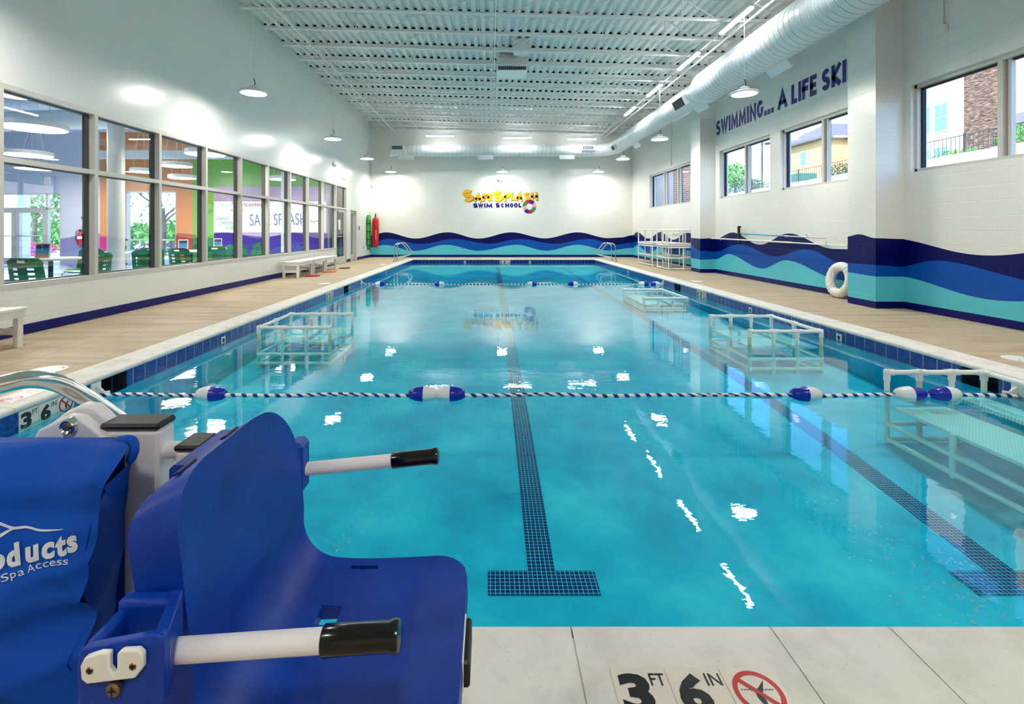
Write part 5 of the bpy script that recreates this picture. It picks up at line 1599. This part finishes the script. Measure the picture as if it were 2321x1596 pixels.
POWDER = mat('white powder coat', S(232, 230, 236), .38, bump=.08, bscale=300)
SCREW = mat('worn brass screw', S(150, 128, 96), .35, .9, noise=.2)
GRIP = mat('glossy black vinyl grip', S(10, 10, 12), .18, noise=.1)
L0 = Vector((-.6, .9, 0))
lift = thing('pool_lift', 'blue seat pool lift with white mast and blue fabric cover in the foreground', 'pool lift', tuple(L0))
def lb_(mb, name, mt, parent=None, smooth=True, angle=35, bevel=0, seg=3):
    mb.v = [(v[0] - L0.x, v[1] - L0.y, v[2] - L0.z) for v in mb.v]
    o = mb.build(name, mt, parent or lift, smooth, angle)
    if bevel:
        b = o.modifiers.new('soft edges', 'BEVEL'); b.width = bevel; b.segments = seg; b.limit_method = 'ANGLE'; b.angle_limit = math.radians(40)
    return o
# mast
m = MB(); m.bbox(-.762, -.649, .946, 1.0, 0, .838, .006); lb_(m, 'mast', POWDER)
m = MB(); m.bbox(-.764, -.647, .944, 1.002, .838, .852, .005); lb_(m, 'mast_cap', M['black'])
m = MB(); m.bbox(-1.15, -.5, .72, 1.12, 0, .05, .01); lb_(m, 'base_plate', POWDER)
# curved hub plates with bolt
def hub(y, th, grow, dz, nm):
    out = [(-.915 - grow, .70)] + [(x_, z_) for x_, z_ in [(-.895 - grow, .80), (-.872 - grow, .845), (-.845, .875 + dz), (-.815, .889 + dz), (-.79, .886 + dz), (-.768, .868 + dz)]] + [(-.742, .83), (-.742, .70)]
    m = MB(); m.prism(out, frame3((0, y, 0), (1, 0, 0), (0, 0, 1)), th); return lb_(m, nm, POWDER, None, True, 35, .006)
hub(.955, .022, 0, -.016, 'hub_plate'); hub(.99, .026, .004, -.006, 'hub_plate')
m = MB(); R = frame3((-.806, .928, .856), (1, 0, 0), (0, 0, 1)); m.lathe([(0, .004), (.008, .004), (.012, .008), (.015, .003), (.015, -.012)], 20, R); lb_(m, 'bolt', M['chrome'])
m = MB(); m.lathe([(.0, .0095), (.006, .0095), (.006, .004)], 6, R); lb_(m, 'bolt_socket', SCREW)
m = MB(); m.tube([(-.655, .973, .79), (-.60, .973, .79)], .016, 16); lb_(m, 'link_arm', POWDER)
m = MB(); m.bbox(-.613, -.566, .940, 1.004, .12, .80, .005); lb_(m, 'seat_post', POWDER)
m = MB(); m.bbox(-.615, -.564, .938, 1.006, .80, .812, .004); lb_(m, 'seat_post_cap', M['black'])
m = MB(); m.tube([(-.565, .965, .775), (-.562, .965, .775)], .012, 16); lb_(m, 'post_plug', M['plastic'])
m = MB(); m.bbox(-.60, -.45, .66, 1.06, .40, .44, .008); m.bbox(-.62, -.54, .70, .94, .30, .40, .008); lb_(m, 'seat_frame', POWDER)

# moulded seat shell: one profile from back top to seat front, swept across
YC, HW = .8985, .2085
prof = [(-.452, .872), (-.447, .82), (-.438, .74), (-.43, .66), (-.425, .60)] + [(-.335 + .09 * cos(math.radians(a)), .575 + .09 * sin(math.radians(a))) for a in range(180, 271, 10)] + [(-.28, .482), (-.2, .484), (-.12, .488), (-.05, .492)]
pts = []
fine = [Vector((a, 0, b)) for a, b in prof]
path_ = smooth_path(fine, 6)
dist = [0]
for a, b in zip(path_, path_[1:]): dist.append(dist[-1] + (b - a).length)
LT = dist[-1]
NS, NT = 84, 44
def at_s(s_):
    for i in range(len(dist) - 1):
        if s_ <= dist[i + 1]:
            return path_[i].lerp(path_[i + 1], (s_ - dist[i]) / max(1e-9, dist[i + 1] - dist[i]))
    return path_[-1]
s_of = [LT * (.5 - .5 * cos(pi * i / NS)) * .35 + LT * i / NS * .65 for i in range(NS + 1)]
top, bot = [], []
for s_ in s_of:
    c_ = at_s(s_)
    tg = (at_s(min(LT, s_ + .01)) - at_s(max(0, s_ - .01))).normalized()
    nr = Vector((-tg.z, 0, tg.x))
    if nr.z < 0 or (abs(nr.z) < .2 and nr.x < 0): nr = -nr
    if nr.dot(Vector((1, 0, 1))) < 0: nr = -nr
    rf = .075
    wside = []
    for rb in (.075, .185):
        w_ = HW
        if s_ < rb: w_ = HW - rb + sqrt(max(0, rb * rb - (rb - s_) ** 2))
        if LT - s_ < rf: w_ = HW - rf + sqrt(max(0, rf * rf - (rf - (LT - s_)) ** 2))
        wside.append(w_)
    f_ = s_ / LT
    th = .058 if f_ < .45 else .058 - .018 * min(1, (f_ - .45) / .2)
    waist = 1 - .02 * math.exp(-((s_ - .36) / .1) ** 2)
    rt, rbm = [], []
    for j in range(NT + 1):
        a = -1 + 2 * j / NT
        w_ = wside[0 if a < 0 else 1]
        dish = .016 * (1 - abs(a) ** 2.4) * min(1, s_ / .12) * min(1, (LT - s_) / .1)
        q = c_ - nr * dish
        rt.append(Vector((q.x, YC + a * w_ * waist, q.z)))
        g = c_ - nr * th - Vector((0, 0, .032 * max(0, 1 - s_ / .12) ** 2))
        rbm.append(Vector((g.x, YC + a * (w_ * waist + .022 * max(0, 1 - f_ * 1.6)), g.z)))
    top.append(rt); bot.append(rbm)
def near_idx(s_): return min(range(NS + 1), key=lambda i: abs(s_of[i] - s_))
holes = set()
def punch(s0, s1, y0, y1):
    for i in range(near_idx(s0), max(near_idx(s0) + 1, near_idx(s1))):
        for j in range(NT):
            yy = YC + HW * (-1 + 2 * (j + .5) / NT)
            if y0 <= yy <= y1: holes.add((i, j))
sfront = lambda x_: LT - (-.05 - x_)
punch(sfront(-.338), sfront(-.30), .935, .985)                # drain hole in the seat
punch(sfront(-.31), sfront(-.25), 1.078, 1.09)                # belt slot at the far side
m = MB(); nc = NT + 1
vs = [q for r_ in top for q in r_] + [q for r_ in bot for q in r_]
ob = nc * (NS + 1); fs = []
sol = lambda i, j: 0 <= i < NS and 0 <= j < NT and (i, j) not in holes
for i in range(NS):
    for j in range(NT):
        if not sol(i, j): continue
        a, b, c_, d_ = i * nc + j, i * nc + j + 1, (i + 1) * nc + j + 1, (i + 1) * nc + j
        fs += [(a, d_, c_, b), (ob + a, ob + b, ob + c_, ob + d_)]
        if not sol(i - 1, j): fs.append((a, b, ob + b, ob + a))
        if not sol(i + 1, j): fs.append((d_, ob + d_, ob + c_, c_))
        if not sol(i, j - 1): fs.append((a, ob + a, ob + d_, d_))
        if not sol(i, j + 1): fs.append((b, c_, ob + c_, ob + b))
m.add(vs, fs)
shell = lb_(m, 'seat_shell', BLUE, None, True, 50, .013, 4)
m = MB(); m.bbox(-.575, -.495, .86, 1.03, .765, .81, .008); lb_(m, 'back_bracket', BLUE)
for y0 in (.745, .875):
    m = MB(); m.prism([(-.005, 0), (.005, 0), (.005, .045), (-.005, .045)], frame3((-.482, y0, .8535), (.85, 0, .5), (0, 1, 0)), .004); lb_(m, 'strap_slot', mat('shaded blue plastic', S(0, 20, 84), .5, noise=.1), shell, False)
# armrests
for y, xs, z0, z1, x1, x2, nm in ((1.143, -.444, .666, .695, -.232, -.122, 'far'), (.643, -.4425, .672, .689, -.222, -.119, 'near')):
    m = MB(); g0 = Vector((xs, y, z0)); g2 = Vector((x2, y, z1 + .004)); g1 = g0.lerp(g2, (x1 - xs) / (x2 - xs))
    m.tube([g0 - Vector((.05, 0, .004)), g1 + (g2 - g0) * .1], .0148, 18); arm = lb_(m, 'armrest', POWDER)
    m = MB(); u_ = (g2 - g1)
    m.tube([g1, g1 + u_ * .02, g1 + u_ * .45, g1 + u_ * .86, g1 + u_ * .92, g1 + u_ * .98, g2], [.0165, .0185, .0175, .0175, .0198, .0185, .012], 20); lb_(m, 'grip', GRIP, arm, True, 50)
# far arm socket
m = MB(); m.bbox(-.47, -.432, 1.108, 1.165, .62, .74, .010); lb_(m, 'arm_bracket', BLUE)
# near arm bracket with a recessed top
m = MB()
m.prism([(-.508, .636), (-.402, .648), (-.402, .728), (-.41, .733), (-.502, .716), (-.508, .708)], frame3((0, .608, 0), (1, 0, 0), (0, 0, 1)), .012)
m.prism([(-.508, .608), (-.402, .608), (-.428, .668), (-.508, .668)], Matrix.Translation((0, 0, .645)), .035)
m.bbox(-.508, -.49, .607, .668, .66, .716, .004); m.prism([(-.419, .607), (-.402, .607), (-.428, .676), (-.444, .676)], Matrix.Translation((0, 0, .655)), .075); m.bbox(-.508, -.43, .656, .680, .655, .728, .005)
nb = lb_(m, 'arm_bracket', BLUE, None, True, 35, .005)
m = MB()
pl = [(-.497, .702), (-.492, .712), (-.474, .718), (-.4615, .718), (-.4615, .700), (-.456, .692), (-.4525, .700), (-.4525, .717), (-.447, .721), (-.427, .722), (-.421, .716), (-.421, .700), (-.431, .687), (-.489, .680), (-.496, .686)]
m.prism(pl, frame3((0, .595, 0), (1, 0, 0), (0, 0, 1)), .008); lb_(m, 'clip_plate', M['plastic'], nb, True, 35, .002, 2)
for x_, z_, r_ in ((-.485, .697, .0055), (-.433, .702, .0055), (-.458, .672, .0085)):
    R = frame3((x_, .588, z_), (1, 0, 0), (0, 0, 1))
    m = MB(); m.lathe([(r_, -.006), (r_, .0), (r_ * .7, .002), (r_ * .2, .0016), (0, .001)], 16, R); lb_(m, 'screw', SCREW, nb)
    m = MB(); m.prism([(-r_ * .6, -.0006), (r_ * .6, -.0006), (r_ * .6, .0006), (-r_ * .6, .0006)], R @ Matrix.Translation((0, 0, .0018)), .0006); m.prism([(-.0006, -r_ * .6), (.0006, -r_ * .6), (.0006, r_ * .6), (-.0006, r_ * .6)], R @ Matrix.Translation((0, 0, .0018)), .0006); lb_(m, 'screw_slot', M['black'], nb, False)
# foot-rest pad at the seat front
m = MB(); m.bbox(-.052, -.036, .845, .945, .43, .478, .004); lb_(m, 'front_pad', M['black'])
m = MB(); m.bbox(-.056, -.047, .84, .95, .425, .483, .003); lb_(m, 'pad_backing', M['plastic'])

# fabric cover over the control box
rows_px = [(982, 296, .885), (988, 303, .87), (1000, 307, .85), (1018, 303, .835), (1045, 291, .815), (1080, 270, .80), (1120, 246, .785), (1160, 233, .78), (1200, 226, .77), (1260, 207, .76), (1300, 200, .755), (1350, 197, .75), (1400, 196, .745), (1460, 194, .74), (1530, 191, .735), (1620, 189, .73), (1750, 187, .725), (1950, 184, .72), (2250, 180, .715)]
rows_w = [P(x_, y_, Y_) for y_, x_, Y_ in rows_px]
ZT = [(r_.z, r_.x) for r_ in rows_w][::-1]; ZY = [(r_.z, r_.y) for r_ in rows_w][::-1]
from mathutils import noise as mnoise
XLEFT = -1.22
def cover_y(x_, z_):
    xr = lerp_tab(ZT, z_); y0 = lerp_tab(ZY, z_)
    u_ = (x_ - XLEFT) / (xr - XLEFT)
    q = max(0, min(1, (1 - u_) / .16))
    edge = -.03 * (1 - (1 - q) ** 2)
    # broad folds running down from the tied corner
    a = (x_ + .55) * .8 + (z_ - .86) * .6
    b = (x_ + .55) * .35 - (z_ - .86)
    w1_ = .022 * sin(a * 26 + 2.2 * sin(b * 6)) * math.exp(-((z_ - .80) / .12) ** 2)
    w2_ = .016 * sin(b * 17 + 1.4 * sin(x_ * 5)) * math.exp(-((z_ - .60) / .16) ** 2) * (.4 + .6 * max(0, min(1, (x_ + .95) / .3)))
    w3_ = .02 * sin((x_ + .3 * z_) * 8.0) * max(0, min(1, (.62 - z_) / .2))
    dent = .018 * math.exp(-((z_ - .625 + .02 * (x_ + .7) / .1 * .1) / .02) ** 2) * max(0, min(1, (x_ + .95) / .3))
    nz = lambda p_: mnoise.noise(Vector(p_))
    f1_ = (1 - abs(nz((a * 9, b * 3.2, 1.7)))) ** 3 * .020 * (.35 + .65 * max(0, min(1, (x_ + 1.0) / .35)))
    f2_ = (1 - abs(nz((x_ * 4 + z_ * 7, z_ * 12 - x_ * 3, 6.1)))) ** 4 * .014
    return y0 + edge + w1_ + w2_ + w3_ + dent - f1_ - f2_ + .014
m = MB()
NU = 64
zs = []
for a, b in zip(rows_w, rows_w[1:]):
    n_ = max(2, int((a.z - b.z) / .008))
    zs += [a.z + (b.z - a.z) * i / n_ for i in range(n_)]
zs.append(rows_w[-1].z)
front = []
for z_ in zs:
    xr = lerp_tab(ZT, z_)
    front.append([Vector((XLEFT + (xr - XLEFT) * (1 - (1 - j / NU) ** 1.3), 0, z_)) for j in range(NU + 1)])
for r_ in front:
    for q in r_: q.y = cover_y(q.x, q.z)
m.grid(front)
ridge = front[0]
def bk(q, y, z): return Vector((q.x * max(1, y / q.y) - .006, y, z))
back = [[q.copy() for q in ridge], [bk(q, q.y + .014, q.z + .003 + .003 * sin(q.x * 20)) for q in ridge], [bk(q, min(.93, q.y + .04), q.z - .006) for q in ridge], [bk(q, .938, q.z - .03) for q in ridge], [bk(q, .938, .12) for q in ridge]]
m.grid(back, flip=True)
m.grid([[r_[0], Vector((r_[0].x, .938, r_[0].z))] for r_ in front])
cov = lb_(m, 'fabric_cover', FAB, None, True, 75)
# side gusset with its folds, reaching back from the right edge
gp = [(1100, 240, .85), (1118, 243, .86), (1138, 266, .885), (1165, 272, .895), (1200, 277, .905), (1236, 281, .91), (1262, 277, .91), (1300, 270, .91), (1345, 263, .91), (1385, 258, .91), (1440, 248, .91), (1520, 240, .91), (1640, 232, .91), (1800, 225, .91), (2250, 215, .90)]
gw = [P(x_, y_, Y_) for y_, x_, Y_ in gp]
GX = [(r_.z, r_.x) for r_ in gw][::-1]; GY = [(r_.z, r_.y) for r_ in gw][::-1]
m = MB(); rws = []
z_ = gw[0].z
while z_ > .16:
    a = Vector((lerp_tab(ZT, z_) - .012, 0, z_)); a.y = cover_y(a.x, z_) + .006
    b = Vector((lerp_tab(GX, z_), lerp_tab(GY, z_), z_))
    row = []
    for j in range(19):
        t_ = j / 18
        q = a.lerp(b, t_)
        crease = .016 * sin(pi * t_) * (1 + sin((z_ * 30 + t_ * 5)) * .6) + .012 * sin(2 * pi * t_ + z_ * 40)
        q += Vector((-.25, .9, 0)) * (crease * (1 if t_ < .97 else .3) * .8)
        row.append(q)
    rws.append(row); z_ -= .006
m.grid(rws); m.grid([[r_[-1], Vector((r_[-1].x - .02, .938, r_[-1].z))] for r_ in rws])
lb_(m, 'cover_gusset', FAB, cov, True, 75)
# tied corner
m = MB(); q0, q1, q2 = P(262, 1000, .86), P(292, 996, .85), P(304, 1022, .84)
m.tube(smooth_path([q0, q1, P(302, 1003, .847), q2, P(293, 1050, .84)], 6), [.004] + [.0075] * 22 + [.006, .004], 10); lb_(m, 'tied_corner', FAB, cov, True, 75)
# print on the cover
INK = mat('white screen print', S(206, 212, 226), .6, noise=.1, nscale=60)
def on_cover(mb):
    out = []
    for x_, y_, z_ in mb.v:
        u_, v_, Y_ = x_ / .775, (z_ - EYE) / .775, .76
        for _ in range(8): Y_ = .5 * Y_ + .5 * (cover_y(u_ * Y_, EYE + v_ * Y_) - .003)
        out.append((u_ * Y_, Y_, EYE + v_ * Y_))
    mb.v = out
def arcword(body, pxs, h, bold, shear, name):
    m = MB()
    for ch, (px_, py_, wpx, rot) in zip(body, pxs):
        q = P(px_, py_, .775); 
        R = Matrix.Translation(q) @ Matrix.Rotation(math.radians(-rot), 4, 'Y') @ frame3((0, 0, 0), (1, 0, 0), (0, 0, 1))
        hh = h * (1.38 if ch in 'dt' and bold > .02 else 1.0)
        if ch == 'd' or ch == 'A': hh = h * 1.4
        if ch == 't': hh = h * 1.25
        if ch == 'p': R = R @ Matrix.Translation((0, -h * .38, 0)); hh = h * 1.38
        if ch == 'S': hh = h * 1.4
        word(m, ch, R, hh, wpx / F * .775, bold=bold, shear=shear)
    on_cover(m); lb_(m, name, INK, cov, False)
arcword('oducts', [(-22, 1302, 44, 22), (21, 1290, 42, 20), (62, 1279, 38, 18), (99, 1271, 35, 17), (133, 1265, 28, 19), (155, 1257, 32, 22)], (.026), .05, .28, 'bold_lettering')
arcword('SpaAccess', [(4, 1321, 20, 22), (24, 1313, 15, 20), (42, 1307, 15, 18), (63, 1299, 18, 17), (82, 1291, 14, 14), (98, 1287, 14, 11), (113, 1284, 14, 8), (128, 1282, 13, 6), (142, 1281, 13, 5)], .0085, .004, .1, 'small_lettering')
def stroke(px, wd):
    ps = smooth_path([P(x_, y_, .775) for x_, y_ in px], 10); n_ = len(ps); vs = []; fs = []
    for i, q in enumerate(ps):
        t_ = (ps[min(i + 1, n_ - 1)] - ps[max(i - 1, 0)]).normalized(); nn = Vector((-t_.z, 0, t_.x))
        h_ = lerp_tab(wd, i / (n_ - 1)) * .5 / F * .775
        vs += [q + nn * h_, q - nn * h_]
    for i in range(n_ - 1): fs.append((2 * i, 2 * i + 1, 2 * i + 3, 2 * i + 2))
    return vs, fs
m = MB()
for px, wd in (([(-60, 1168), (-20, 1180), (0, 1187), (30, 1197), (60, 1195), (90, 1202), (118, 1202), (143, 1200)], [(0, 8), (.5, 6), (.8, 5), (1, 1.5)]), ([(-60, 1235), (-20, 1226), (0, 1215), (22, 1202), (45, 1194)], [(0, 9), (.6, 7), (1, 2)])):
    vs, fs = stroke(px, wd); m.add(vs, fs)
on_cover(m); lb_(m, 'wave_line_print', INK, cov, False)
